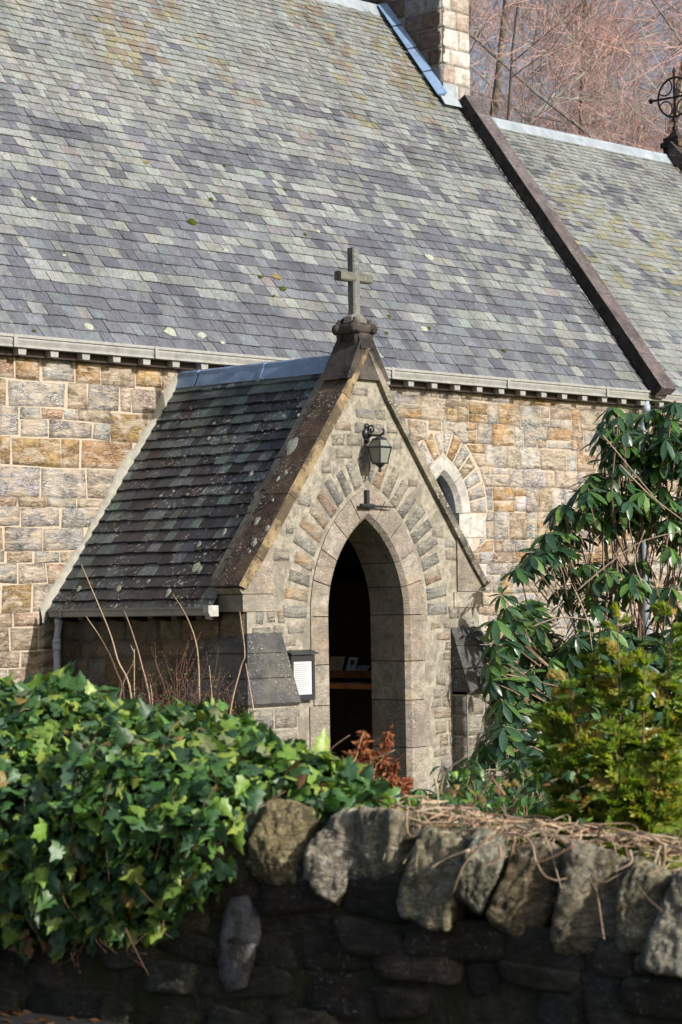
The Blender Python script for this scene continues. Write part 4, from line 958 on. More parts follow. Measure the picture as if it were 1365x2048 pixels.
# ================================================================ BOUNDARY WALL
WD = Vector((-.15, .985, 0)).normalized()      # along the wall, away from the camera (left in the picture)
WN = Vector((-WD.y, WD.x, 0))                  # out of the face we see
WP = Vector((-9.998, -11.332, 0))              # on the face, k = 0
WTH, WFOOT = .46, .13
def wtop(k): return .69+(.095*max(-2.6, k) if k < 0 else .05*min(k, 3))   # the lane and the wall fall to the right
def wpt(k, off, z): return WP+WD*k+WN*off+Vector((0, 0, z))
road = MB()
def rect(a, b, c, d, z0, z1):
    q = [a, b, c, d]; return [(p.x, p.y, z0) for p in q]+[(p.x, p.y, z1) for p in q]
V = rect(wpt(-9, .02, 0), wpt(-9, 12, 0), wpt(14, 12, 0), wpt(14, .02, 0), -.2, WFOOT)
o = obj('road', V, HEX, M['road']); tag(o, 'dark asphalt lane in front of the boundary wall', 'road', kind='structure')
bw = thing('boundary_wall', 'low dark rubble wall topped with upright rounded cope stones', 'wall', wpt(0, -WTH/2, WFOOT))
V = []; F = []; ks = [-8, -2.6, 0, 3, 10]
for k in ks: V += [wpt(k, -.012, -.1), wpt(k, -WTH, -.1), wpt(k, -WTH, wtop(k)-.0), wpt(k, -.012, wtop(k)-.0)]
for i in range(len(ks)-1):
    a = i*4; F += [(a+q, a+(q+1) % 4, a+4+(q+1) % 4, a+4+q) for q in range(4)]
F += [(3, 2, 1, 0), tuple(len(V)-4+q for q in range(4))]
obj('wall_core', V, F, M['wall_mortar'], bw)
def boulder(ctr, ax, size, mat, parent, col, name='stone', n=5, cuts=14, cut=(.70, .98), amp=.05, seed=0, smooth=True, jb=.12, kk=9.0):
    """angular field stone: a block trimmed by random planes, slightly uneven; ax three unit axes, size half lengths"""
    r = random.Random(seed*13.7+1); pl = []
    for k in range(3):
        for sg in (-1, 1):
            d = [r.uniform(-jb, jb) for _ in range(3)]; d[k] = sg; v = Vector(d).normalized(); pl.append((v, r.uniform(.86, 1.0)))
    for _ in range(cuts):
        v = rv0(r).normalized(); m = abs(v.x)+abs(v.y)+abs(v.z); pl.append((v, m*r.uniform(*cut)*.80))
    idx = {}; V = []; F = []
    def vid(i, j, k):
        key = (i, j, k)
        if key not in idx:
            p = Vector((2*i/n-1, 2*j/n-1, 2*k/n-1)); p.normalize()
            d = -math.log(sum(math.exp(-kk*min(dd/max(v.dot(p), 1e-3), 6)) for v, dd in pl))/kk
            p = p*min(d, 1.9)*(1+amp*fn(p*2.3+Vector((seed, 1, 2)), 1.0)+amp*.6*fn(p*6+Vector((seed, 5, 2)), 1.0)+(amp*(.55*fn(p*11+Vector((seed, 5, 7)))+.4*fn(p*23+Vector((seed, 9, 2)))) if n > 10 else 0)); idx[key] = len(V); V.append(Vector(ctr)+ax[0]*p.x*size[0]+ax[1]*p.y*size[1]+ax[2]*p.z*size[2])
        return idx[key]
    for a in range(n):
        for b in range(n):
            F.append((vid(a, b, 0), vid(a, b+1, 0), vid(a+1, b+1, 0), vid(a+1, b, 0))); F.append((vid(a, b, n), vid(a+1, b, n), vid(a+1, b+1, n), vid(a, b+1, n)))
            F.append((vid(a, 0, b), vid(a+1, 0, b), vid(a+1, 0, b+1), vid(a, 0, b+1))); F.append((vid(a, n, b), vid(a, n, b+1), vid(a+1, n, b+1), vid(a+1, n, b)))
            F.append((vid(0, a, b), vid(0, a, b+1), vid(0, a+1, b+1), vid(0, a+1, b))); F.append((vid(n, a, b), vid(n, a+1, b), vid(n, a+1, b+1), vid(n, a, b+1)))
    return obj(name, V, F, mat, parent, col, smooth)
def rv0(r): return Vector((r.uniform(-1, 1), r.uniform(-1, 1), r.uniform(-1, 1)))
UP = Vector((0, 0, 1))
# face stones in rough courses
z = WFOOT-.03
while z < .90:
    h = rnd.uniform(.09, .16); k = -3.6+rnd.uniform(0, .3)
    while k < 5.2:
        l = rnd.uniform(.12, .46); hh = h*rnd.uniform(.75, 1.35)
        tl = rnd.uniform(-.16, .16); a0 = (WD+UP*tl).normalized(); a2 = (UP-WD*tl).normalized()
        if z+h/2 < wtop(k+l/2)+.04: boulder(wpt(k+l/2, -.085+rnd.uniform(-.025, .03), z+h/2+rnd.uniform(-.03, .03)), (a0, WN, a2), (l/2*1.06, .10, hh/2*1.08), M['drystone'], bw, jit(rnd.choice([(.085, .076, .060), (.058, .053, .047), (.11, .093, .068), (.074, .075, .064), (.13, .115, .095)]), .25), 'stone', 6, 7, (.86, 1.15), .07, rnd.uniform(0, 99), True, .14, 14.0)
        k += l
    z += h
# cope stones: centre in photo x, width, height, colour
def k_at(px):                                   # parameter along the wall where photo column px meets its face
    d = ray(px, 1700); d = Vector((d.x, d.y, 0)); a = WP-Vector((CAM.x, CAM.y, 0)); cr = lambda p, q: p.x*q.y-p.y*q.x
    return -cr(a, d)/cr(WD, d)
copes = [(505, 600, .25, (.30, .27, .16)), (592, 700, .27, (.40, .38, .34)), (688, 795, .25, (.36, .34, .29)), (785, 900, .28, (.40, .37, .28)), (895, 975, .20, (.36, .36, .32)), (965, 1085, .30, (.30, .24, .17)), (1072, 1222, .31, (.34, .32, .27)), (1205, 1300, .26, (.28, .26, .20)), (1290, 1420, .28, (.42, .40, .36))]
def cope(kc, hl, h, c, seed, n=10):
    r = random.Random(seed*77); lean = r.uniform(.05, .45); a0 = (WD+UP*lean).normalized(); a2 = (UP-WD*lean-WN*r.uniform(.15, .45)).normalized(); a1 = a2.cross(a0).normalized()
    th = r.uniform(.1, .4); f_ = (WN*math.cos(th)-WD*math.sin(th)); a1 = (f_-a2*f_.dot(a2)).normalized(); a0 = a1.cross(a2)
    zt = wtop(kc)+.315; hh = h/2+.05
    boulder(wpt(kc, -WTH/2+.07+r.uniform(-.03, .04), zt-hh), (a0, a1, a2), (hl, .235, hh), M['cope'], bw, jit(c, .08), 'cope_stone', n, 13, (.82, 1.08), .07, seed, True, .2, 12.0)
for i, (x0, x1, h, c) in enumerate(copes):
    ka, kb = k_at(x0), k_at(x1); cope((ka+kb)/2, abs(ka-kb)/2*1.0, h+.0, tuple(q*1.25*w_ for q, w_ in zip(c, (1.06, 1.0, .86))), 3.3*i+1.7, 22)
for sgn, k in ((1, k_at(500)), (-1, k_at(1425))):
    for q in range(12):
        l = rnd.uniform(.2, .32); cope(k+sgn*l/2, l/2, rnd.uniform(.24, .30), (.36, .33, .26), q*7.7+sgn*.5, 6); k += sgn*l
# pale lime patch on the face, and slips of mortar between copes
def wall_patch(pts, off, name, mat, col):
    q = []
    for x, y in pts:
        d = ray(x, y); P0 = wpt(0, off, 0); q.append(CAM+d*((P0-CAM).dot(WN)/d.dot(WN)))
    c = sum(q, Vector())/len(q)+WN*.008; n = len(q); V = q+[a.lerp(c, .35)+WN*.008 for a in q]+[c]+[a-WN*.08 for a in q]
    F = []
    for i in range(n): j = (i+1) % n; F += [(i, n+i, n+j, j), (n+i, 2*n, n+j), (2*n+1+i, i, j, 2*n+1+j)]
    F = [tuple(reversed(f)) for f in F]
    return obj(name, V, F, mat, bw, col, True)
M['lime'] = mat_simple('old_lime_render', (.17, .17, .178), .95, (14, .45, 1.35), .02, .2, extra=((.06, .055, .045), 7, .48, .85))
wall_patch([(462, 1795), (490, 1792), (508, 1830), (513, 1870), (500, 1915), (488, 1975), (455, 1985), (438, 1950), (440, 1870), (448, 1825)], .022, 'mortar_patch', M['lime'], (1, 1, 1))

# ================================================================ LEAVES AND STEMS
def ivy_shape(r):
    h = [(0, .02), (.20, -.12), (.47, .10), (.30, .30), (.33, .52), (.14, .66), (0, 1.0)]
    pts = [(x*r.uniform(.9, 1.1), y*r.uniform(.94, 1.06)) for x, y in h]+[(-x*r.uniform(.9, 1.1), y) for x, y in reversed(h[1:-1])]
    cu = r.uniform(-.1, .55); V = [(0, .34, .05)]+[(x, y-.0, -cu*abs(x)-.35*cu*max(0, y-.3)**2+r.uniform(-.06, .06)) for x, y in pts]
    n = len(pts); return V, [(0, 1+i, 1+(i+1) % n) for i in range(n)]
def long_shape(r, w=.16):
    V = []; F = []; st = [(.0, .12), (.18, .62), (.45, 1.0), (.72, .85), (.9, .45), (1.0, .04)]; dr = r.uniform(.10, .30); fo = r.uniform(.1, .35)
    for y, k in st:
        z = -dr*y*y
        V += [(-w*k, y, z+fo*w*k), (0, y, z), (w*k, y, z+fo*w*k)]
    for i in range(len(st)-1):
        a = i*3; F += [(a, a+1, a+4, a+3), (a+1, a+2, a+5, a+4)]
    return V, F
def lmat(tip, nrm, size):
    y = Vector(tip).normalized(); z = Vector(nrm); z = (z-y*z.dot(y))
    if z.length < 1e-4: z = y.orthogonal()
    z.normalize(); x = y.cross(z); return Matrix((x, y, z)).transposed()*size
class LeafBank:
    def __init__(s, shapef, cols, mat, n, seed):
        r = random.Random(seed); s.sh = [shapef(r) for _ in range(n)]; s.cols = cols; s.mat = mat; s.r = r; s.items = []; s.meshes = {}
    def add(s, P, tip, nrm, size, col=None): s.items.append((Vector(P), lmat(tip, nrm, size), s.r.randrange(len(s.sh)), s.r.randrange(len(s.cols)) if col is None else col))
    def build(s, parent, keep, rest='leaves', name='leaf'):
        order = sorted(range(len(s.items)), key=lambda i: (s.items[i][0]-CAM).length+(100 if not s.vis(s.items[i][0]) else 0)); single = set(order[:keep])
        AV = []; AF = []; AC = []; n = 0
        for i, (P, Mx, k, c) in enumerate(s.items):
            V, F = s.sh[k]
            if i in single:
                key = (k, c)
                if key not in s.meshes: s.meshes[key] = mesh(name, V, F, s.mat, s.cols[c], True)
                o = bpy.data.objects.new(name, s.meshes[key]); link(o, P, parent); q = Mx.to_4x4(); sc = Mx.col[1].length
                o.rotation_euler = (Mx*(1/sc)).to_euler(); o.scale = (sc, sc, sc)
            else:
                A = np.array(V) @ np.array(Mx).T+np.array(P); AV.append(A); AF += [tuple(q+n for q in f) for f in F]; n += len(V)
                cc = np.array(jit(s.cols[c], .15, s.r)); AC.append(np.tile(cc, (len(V), 1)))
        if AV:
            A = np.concatenate(AV); o0 = Vector(A.mean(axis=0)); me = bpy.data.meshes.new(rest); me.from_pydata((A-np.array(o0)).tolist(), [], AF); me.materials.append(s.mat)
            setcol(me, np.concatenate(AC)); me.polygons.foreach_set('use_smooth', [True]*len(me.polygons)); me.update()
            tag(link(bpy.data.objects.new(rest, me), o0, parent), kind='stuff')
    def vis(s, P):
        d = P-CAM; z = d.dot(_v); return 0 < z and -20 < d.dot(_r)/z*FPX+682 < 1385 and d.dot(_u)/z*FPX > -1040
def rv(r, a=1.0): return Vector((r.uniform(-a, a), r.uniform(-a, a), r.uniform(-a, a)))
def curve_pts(ctrl, n=8, wob=0, r=rnd):
    """Catmull-Rom through control points"""
    c = [Vector(q) for q in ctrl]; c = [c[0]*2-c[1]]+c+[c[-1]*2-c[-2]]; out = []
    for i in range(1, len(c)-2):
        for k in range(n):
            t = k/n; out.append(.5*((2*c[i])+(c[i+1]-c[i-1])*t+(2*c[i-1]-5*c[i]+4*c[i+1]-c[i+2])*t*t+(3*c[i]-c[i-1]-3*c[i+1]+c[i+2])*t**3)+(rv(r, wob) if wob else Vector()))
    out.append(c[-2]); return out
def stem(ctrl, r0, r1, name, parent, col, n=5, sides=6, mat='stem', wob=0):
    p = curve_pts(ctrl, n, wob); mb = MB(); mb.tube(p, [lerp(r0, r1, i/(len(p)-1)) for i in range(len(p))], sides, col); return mb.obj(name, M[mat], parent, True)

# ---- ivy over the wall
ivy = thing('ivy', 'thick glossy green ivy heaped over the left of the wall', 'ivy', wpt(2, 0, WFOOT))
rI = random.Random(5)
IC = [(.065, .15, .050), (.095, .20, .045), (.048, .11, .048), (.16, .27, .050), (.080, .155, .075), (.25, .33, .07), (.055, .13, .035), (.18, .21, .10), (.040, .092, .045), (.22, .16, .05), (.16, .09, .04)]
bank = LeafBank(ivy_shape, IC, M['ivy'], 12, 4)
KQ = 1.6
def ztop(k): return .98+.17*sstep(-.6, .5, k)+.19*sstep(.3, 1.3, k)+.10*sstep(1.4, 2.6, k)+.04*fn((k*2.2, 1, 5))
def zbot(k): return .93-.27*sstep(.3, .62, k)-.18*sstep(.6, 1.1, k)-.07*sstep(1.1, 1.8, k)+.08*fn((k*3.1, 2, 8))
def ivy_curve(k):
    zt, zb = ztop(k), zbot(k); f = sstep(.25, .6, k); b = .10+.14*sstep(.3, 1.6, k)
    front = [(.06, zb), (.10+b*.55, lerp(zb, zt, .25)), (.10+b, lerp(zb, zt, .55)), (b*.9, lerp(zb, zt, .80))]
    if k < .36: front = [(-.24, zt-.20), (-.20, zt-.12)]
    return front+[(-.10, zt-.03), (-.36, zt+.02), (-.62, zt-.08), (-.85, zt-.40)]
def ivy_at(k, u):                            # k counts 250 photo pixels
    c = ivy_curve(k); L = [math.dist(c[i], c[i+1]) for i in range(len(c)-1)]; t = u*sum(L)
    for i, l in enumerate(L):
        if t <= l or i == len(L)-1:
            a, b = c[i], c[i+1]; f = min(1, t/l); off = lerp(a[0], b[0], f); z = lerp(a[1], b[1], f); d = ((b[0]-a[0])/l, (b[1]-a[1])/l); break
        t -= l
    nrm = (WN*d[1]+UP*(-d[0])).normalized()
    return wpt(k/KQ, off, z), nrm
NI = 6600
for i in range(NI):
    k = rI.triangular(-.45, 5.0, 1.2) if i % 3 else rI.uniform(-.2, 2.9); u = rI.random()**.85
    P, nrm = ivy_at(k, u); lump = .075*fn((k*2.6, u*6, 3.3))+.05*fn((k*6, u*13, 1.1))
    P = P+nrm*(lump-abs(rI.gauss(0, .05))+.02)+rv(rI, .02)
    nn = (nrm*.75+UP*(.35 if u < .45 else .6)-_v*.25+rv(rI, .8)).normalized()
    tip = (-UP*.6+nrm*.45+rv(rI, .95)); sz = rI.choice([.035, .05, .062, .072, .082, .095])*rI.uniform(.85, 1.15)
    col = rI.choice([9, 10]) if rI.random() < .035 else rI.choice([0, 1, 2, 3, 4, 6, 8, 0, 2, 6, 1, 8]+([5, 3, 3, 5, 7, 5] if u > .4 else [3, 5]))  # upper heap favours pale leaves: sunlit highlights put into leaf colour
    bank.add(P, tip, nn, sz, col)
# ivy creeping along the back of the wall and the bank behind
for i in range(1500):
    px = rI.uniform(470, 1180); f = rI.random(); py = lerp(1500+95*sstep(620, 700, px)-55*sstep(850, 900, px), 1650, f)+15*fn((px*.01, 1, 1)); dpt = rI.uniform(10.0, 12.8)
    if px > 680 and rI.random() < .62: continue
    bank.add(atd(px, py, dpt), -UP*.5+rv(rI, .9), UP*.8-_v*.5+rv(rI, .6), rI.uniform(.04, .075) if px < 620 else rI.uniform(.03, .052), rI.choice([0, 1, 2, 3, 5, 6, 7, 8] if px < 640 else [0, 1, 2, 3, 6, 8, 7, 9, 10, 10]))
bank.build(ivy, 300, 'leaves')
# core of stems so no daylight shows through the heap
V = []; F = []; nk, nu = 60, 12
for a in range(nk+1):
    k = lerp(.42, 6.0, a/nk)
    for b in range(nu+1):
        P, nrm = ivy_at(k, b/nu); V.append(P-nrm*(.10+.05*fn((k*3, b*.7, 2))))
for a in range(nk):
    for b in range(nu): q = a*(nu+1)+b; F.append((q, q+1, q+nu+2, q+nu+1))
t = NT('ivy_core'); M['core'] = t.fin(t.mix((.020, .022, .012), t.ramp(t.noise(30, 3), (.3, .4), (.7, 1.6)), 1, 'MULTIPLY'), .95, t.noise(40, 3), .02, 1)
obj('stem_mat', V, F, M['core'], ivy, smooth=True)
for i in range(34):
    k = rI.uniform(.1, 2.9); u = rI.uniform(.02, .6); P, n1 = ivy_at(k, u); P2, n2 = ivy_at(k+rI.uniform(-.18, .18), max(0, u-rI.uniform(.05, .25)))
    stem([P+n1*.03, (P+P2)/2+n1*rI.uniform(.03, .09), P2+n2*.04-UP*rI.uniform(0, .09)], .0028, .0014, 'stem', ivy, jit((.16, .10, .06), .3), 4, 4)
for i in range(9):
    x = rI.uniform(150, 330); y = rI.uniform(1870, 1905); k = k_at(x)*KQ; P = wpt(k/KQ, .12, zbot(k)+.06)
    stem([P, P+WN*.05-UP*.06+WD*rI.uniform(-.05, .05), P+WN*.06-UP*rI.uniform(.06, .12)+WD*rI.uniform(-.1, .1)], .002, .001, 'stem', ivy, jit((.11, .07, .045), .3), 4, 4)

# ---- dry vine stems lying over the copes
dv = thing('dead_vine', 'tangle of dry tan vine stems lying over the cope stones', 'dead vine', wpt(-1.0, -.3, .85))
rD = random.Random(17)
STC = [(.40, .29, .19), (.34, .23, .15), (.46, .36, .25), (.28, .18, .12)]
for i in range(95):
    x0 = rD.uniform(640, 1320); x1 = x0+rD.uniform(60, 330); off = rD.uniform(-.58, -.12)
    k0, k1 = k_at(x0), k_at(min(x1, 1480)); ct = []
    nseg = 4
    for s_ in range(nseg+1):
        f = s_/nseg; k = lerp(k0, k1, f); o_ = off+rD.uniform(-.08, .08)+(.22*f if rD.random() < .4 else 0); 
        top = wtop(k)+.305-.05*abs(o_+.28)-max(0, o_+.1)*.9
        ct.append(wpt(k, o_, top+rD.uniform(-.01, .05)+.02*math.sin(f*3)))
    stem(ct, rD.uniform(.003, .006), .0018, 'stem', dv, jit(rD.choice(STC), .2), 4, 5, wob=.004)
def wdep(px): return (wpt(k_at(px), 0, 1)-CAM).dot(_v)
for x0, y0, x1, y1, dp in [(1010, 1640, 940, 1700, 0), (940, 1700, 860, 1738, -.1), (980, 1670, 905, 1790, -.12), (870, 1560, 878, 1625, .4), (880, 1590, 935, 1510, .6), (955, 1600, 990, 1540, .5), (1010, 1590, 985, 1555, .5), (1000, 1690, 960, 1735, -.1), (1330, 1690, 1290, 1750, -.1), (1260, 1700, 1225, 1745, -.1), (700, 1545, 790, 1500, 1.2), (640, 1540, 700, 1470, 1.9), (1150, 1690, 1060, 1730, -.08)]:
    a, b = atd(x0, y0, wdep(x0)+dp), atd(x1, y1, wdep(x1)+dp-.05); stem([a, (a+b)/2+rv(rD, .03), b], .006, .002, 'stem', dv, jit(rD.choice(STC), .2), 5, 5)

# ---- rhododendron to the right of the porch
rR = random.Random(23)
rho = thing('rhododendron', 'tall rhododendron with drooping dark green leaf whorls beside porch', 'shrub', (*atd(1270, 1640, 24.2).to_2d(), 0))
RC = [(.05, .115, .050), (.070, .15, .045), (.038, .09, .045), (.09, .19, .05), (.05, .10, .065), (.12, .21, .055), (.032, .072, .042)]
bankR = LeafBank(lambda r: long_shape(r, r.uniform(.15, .19)), RC, M['rhodo'], 7, 9)
poly = [(1420, 780), (1365, 800), (1290, 815), (1215, 835), (1190, 900), (1150, 965), (1100, 1030), (1075, 1085), (1010, 1165), (995, 1195), (985, 1250), (975, 1330), (985, 1400), (995, 1450), (945, 1530), (905, 1590), (1200, 1610), (1540, 1610), (1590, 1100), (1520, 840)]
def inpoly(x, y):
    c = False; n = len(poly)
    for i in range(n):
        x1, y1 = poly[i]; x2, y2 = poly[(i+1) % n]
        if (y1 > y) != (y2 > y) and x < (x2-x1)*(y-y1)/(y2-y1)+x1: c = not c
    return c
BASE = atd(1270, 1640, 24.2); BASE.z = 0
def RD(x): return lerp(23.3, 24.1, sstep(940, 1120, x))
tips = []
def whorl(P, ax, r, n=None, ln=None, bud=True):
    ax = ax.normalized(); a = ax.orthogonal().normalized(); b = ax.cross(a); n = n or r.randint(6, 9); ph = r.uniform(0, 6.28); ln = ln or r.uniform(.18, .255)
    for i in range(n):
        th = ph+2*math.pi*i/n+r.uniform(-.25, .25); rad = a*math.cos(th)+b*math.sin(th); up = r.uniform(-.55, .30)
        tip = (rad+ax*up-UP*r.uniform(.15, .75)).normalized(); nn = (ax*.9+UP*.5-rad*.1+rv(r, .25))
        bankR.add(P+rad*.012, tip, nn, ln*r.uniform(.75, 1.1))
cnt = 0
explicit = [(1232, 835), (1305, 818), (1350, 806), (1225, 815), (1180, 965), (1160, 985), (1125, 1020), (1240, 890), (1330, 880), (1290, 900), (1010, 1215), (1000, 1190), (985, 1240), (1000, 1240), (1030, 1140), (1060, 1120), (978, 1330), (988, 1320), (1120, 1090), (1170, 1130), (1090, 1150), (1200, 1010), (1260, 960), (1340, 1000), (985, 1340), (1000, 1400)]
for x, y in explicit: tips.append((x+rR.uniform(-6, 6), y, RD(x)-rR.uniform(.0, .5)))
while cnt < 860:
    x = rR.uniform(930, 1400) if cnt % 6 else rR.uniform(1380, 1580); y = rR.uniform(790, 1605)
    if not inpoly(x, y): continue
    bare = 1140 < x < 1420 and 1055 < y < 1250
    if bare and rR.random() < .68: continue
    if fn((x*.014, y*.014, 4.4)) < -.42: continue
    tips.append((x, y, RD(x)+rR.uniform(-.45, .8))); cnt += 1
mid = atd(1270, 1330, 24.4)
twg = MB()
for x, y, d in tips:
    P = atd(x, y, d)
    ax = ((P-mid).normalized()*.8+UP*.65-_v*.25+rv(rR, .35)); whorl(P, ax, rR)
    if rR.random() < .5: twg.tube([P, P+ax.normalized()*.018, P+ax.normalized()*.032], [.006, .009, .002], 5, (.30, .16, .12))
    L = rR.uniform(.2, .5); q = (BASE.lerp(mid, .6)-P).normalized(); twg.tube([P, P+q*L*.5-UP*.04, P+q*L+rv(rR, .06)-UP*.08], [.004, .006, .009], 4, jit((.25, .17, .12), .3, rR))
bankR.build(rho, 300, 'leaves')
tag(twg.obj('twigs', M['stem'], rho, True), kind='stuff')
for i in range(16):                              # main limbs
    x, y, d = tips[(i*13) % len(tips)]; P = atd(x, y, d); b0 = BASE+Vector((rR.uniform(-.25, .25), rR.uniform(-.25, .25), 0)); mid1 = b0.lerp(P, .4)+UP*.2+rv(rR, .15)
    stem([b0, mid1, b0.lerp(P, .75)+rv(rR, .12), P], .022, .006, 'branch', rho, jit((.24, .17, .12), .25, rR), 5, 6)
# bare stems showing in the open middle
for i in range(60):
    x = rR.uniform(1120, 1440); y = rR.uniform(1150, 1330); d = rR.uniform(23.8, 24.7); a = atd(x, y, d); b = atd(x+rR.uniform(-50, 70), y-rR.uniform(60, 190), d+rR.uniform(-.2, .2))
    stem([a, a.lerp(b, .5)+rv(rR, .07), b], rR.uniform(.005, .010), .003, 'branch', rho, jit(rR.choice([(.30, .15, .10), (.36, .28, .2), (.22, .16, .12)]), .2, rR), 4, 5)
for ct in ([(1150, 1185), (1215, 1130), (1280, 1085), (1365, 1062), (1430, 1050)], [(1285, 1170), (1270, 1120), (1290, 1060)], [(1240, 930), (1300, 990), (1365, 1040)], [(1150, 1180), (1175, 1240), (1185, 1300)], [(1060, 1255), (1120, 1235), (1180, 1240)], [(1120, 1215), (1135, 1250)], [(1205, 870), (1235, 905), (1280, 960), (1330, 1020)]):
    stem([atd(x, y, 23.3) for x, y in ct], .009, .005, 'branch', rho, jit((.34, .26, .20), .15, rR), 5, 6)
# seedling at the foot and low evergreen tangle
sd = thing('seedling', 'small young evergreen with lance leaves behind the wall top', 'seedling', atd(1100, 1640, 11.6)-UP*.35)
bankS = LeafBank(lambda r: long_shape(r, .14), RC[:4], M['rhodo'], 4, 2)
oldR = bankR; bankR = bankS
for x, y in ((1085, 1560), (1105, 1600), (1075, 1545)): whorl(atd(x, y, 11.6), UP+rv(rR, .4), rR, 7, .12)
bankR.build(sd, 300); stem([atd(1108, 1680, 11.6), atd(1100, 1610, 11.6), atd(1083, 1550, 11.6)], .005, .003, 'stem', sd, (.28, .15, .1), 5, 5)
lw = thing('low_evergreen', 'low dark glossy evergreen leaves at the foot of the rhododendron', 'shrub', (*atd(1010, 1600, 17).to_2d(), 0))
bankL = LeafBank(lambda r: long_shape(r, .18), RC, M['rhodo'], 5, 21); bankR = bankL; tw2 = MB(); LB = atd(1010, 1640, 16.5); LB.z = 0
for i in range(210):
    x = rR.uniform(640, 1340); y = rR.uniform(1515 if x > 870 else 1575, 1670); P = atd(x, y, rR.uniform(14.5, 18.5))
    whorl(P, UP+rv(rR, .6), rR, rR.randint(4, 7), rR.uniform(.09, .14)); G = Vector((P.x, P.y, 0)); tw2.tube([P, (P+G)/2+rv(rR, .08), G], [.003, .005, .006], 4, jit((.2, .13, .09), .3, rR))
bankR.build(lw, 300); tag(tw2.obj('twigs', M['stem'], lw, True), kind='stuff')

# ---- golden young conifer just behind the wall
rC = random.Random(41)
con = thing('young_conifer', 'feathery yellow-green young conifer behind the wall on the right', 'conifer', (*atd(1255, 1700, 11.0).to_2d(), .0))
CCOL = [(.21, .30, .05), (.30, .36, .06), (.16, .25, .045), (.34, .34, .08), (.12, .20, .04), (.25, .33, .055), (.36, .27, .09)]
fol = MB(); CV = []; CF = []; CC = []
def needle(P, d, L, wv, c):
    n = len(CV); s_ = d.cross(wv).normalized()*.0075
    CV.extend([P-s_, P+s_, P+d*L*.6+s_*.8, P+d*L, P+d*L*.6-s_*.8]); CF.append((n, n+1, n+2, n+3, n+4)); CC.extend([c]*5)
leaders = [(1235, 1222, .0), (1345, 1225, .10), (1135, 1345, -.05), (1290, 1300, -.2), (1400, 1290, .0), (1195, 1300, .15), (1100, 1420, .05), (1230, 1450, -.3), (1330, 1480, -.32), (1150, 1520, -.2), (1290, 1590, -.3)]
cb = Vector((*atd(1255, 1700, 11.0).to_2d(), 0))
for x, y, dd in leaders:
    T = atd(x, y, 11.0+dd); f0 = cb+Vector((0, 0, .35)); c1 = f0.lerp(T, .5)+(T-f0).cross(UP).normalized()*rC.uniform(-.05, .05)
    base = Vector((lerp(cb.x, T.x, .55), lerp(cb.y, T.y, .55), .45))
    stem([cb+rv(rC, .02), base, base.lerp(T, .5), T], .009, .003, 'branch', con, (.16, .10, .06), 5, 5)
    H = (T-base).length
    for b in range(56):
        f = rC.uniform(-.15, 1.0); P = base.lerp(T, f); f = max(f, 0); th = rC.uniform(0, 6.28); out = Vector((math.cos(th), math.sin(th), rC.uniform(.35, 1.0))).normalized(); L = lerp(.24, .08, f)*rC.uniform(.6, 1.2)
        wv = (UP*.6+rv(rC, .7)).normalized(); tipc = rC.choice(CCOL)
        prev = P
        for s_ in range(9):
            q = P+out*L*((s_+1)/9)-UP*.03*((s_+1)/9)**2
            side = out.cross(wv).normalized()
            for sg in (-1, 1):
                bl = L*.42*(1-.65*s_/9)*rC.uniform(.6, 1.15); bd = (out*.75+side*sg*.75+rv(rC, .28)).normalized()
                for w_ in range(4):
                    pp = q+bd*bl*(w_/4); needle(pp, (bd+out*.3+rv(rC, .55)).normalized(), rC.uniform(.022, .042), wv+rv(rC, .3), jit(tipc if rC.random() < .7 else rC.choice(CCOL), .25, rC))
            needle(q, (out+rv(rC, .4)).normalized(), .036, wv, jit(tipc, .2, rC))
tag(obj('foliage', CV, CF, M['conifer'], con, CC), kind='stuff')

# ---- dead bracken by the door
rF = random.Random(3)
fern = thing('dead_fern', 'clump of crumpled red-brown dead fern in front of doorway', 'fern', (*atd(745, 1640, 10.6).to_2d(), 0))
FCOL = (.30, .12, .06)
for x0, y0, x1, y1 in [(700, 1590, 728, 1462), (745, 1590, 778, 1463), (720, 1600, 700, 1500), (770, 1600, 792, 1520), (735, 1590, 745, 1500), (690, 1600, 668, 1540), (760, 1600, 740, 1530), (790, 1600, 815, 1555)]:
    A = atd(x0, y0, 10.6+rF.uniform(-.3, .3)); B = atd(x1, y1, 10.6+rF.uniform(-.3, .3)); G = Vector((A.x, A.y, .0)); pts = curve_pts([G, A, A.lerp(B, .6)+rv(rF, .02), B], 7)
    mb = MB(); mb.tube(pts, [lerp(.006, .003, i/(len(pts)-1)) for i in range(len(pts))], 5, (.30, .17, .09)); fr = mb.obj('frond_stem', M['stem'], fern, True)
    PV = []; PF = []; PC = []
    for i in range(320):
        f = rF.uniform(.25, 1); q = A.lerp(B, (f-.25)/.75); d = rv(rF, 1); d.z -= .7; d.normalize(); L = rF.uniform(.03, .065)*(1.3-f*.55); sd_ = d.cross(rv(rF)).normalized()*L*.16; n = len(PV)
        e1 = q+d*L*.5+rv(rF, .012); e2 = e1+(d+rv(rF, .9)).normalized()*L*.5
        PV += [q-sd_*.4, q+sd_*.4, e1+sd_, e1-sd_, e2]; PF += [(n, n+1, n+2, n+3), (n+3, n+2, n+4)]; PC += [jit(FCOL, .5, rF)]*5
    tag(obj('pinnae', PV, PF, M['dead'], fr, PC), kind='stuff')

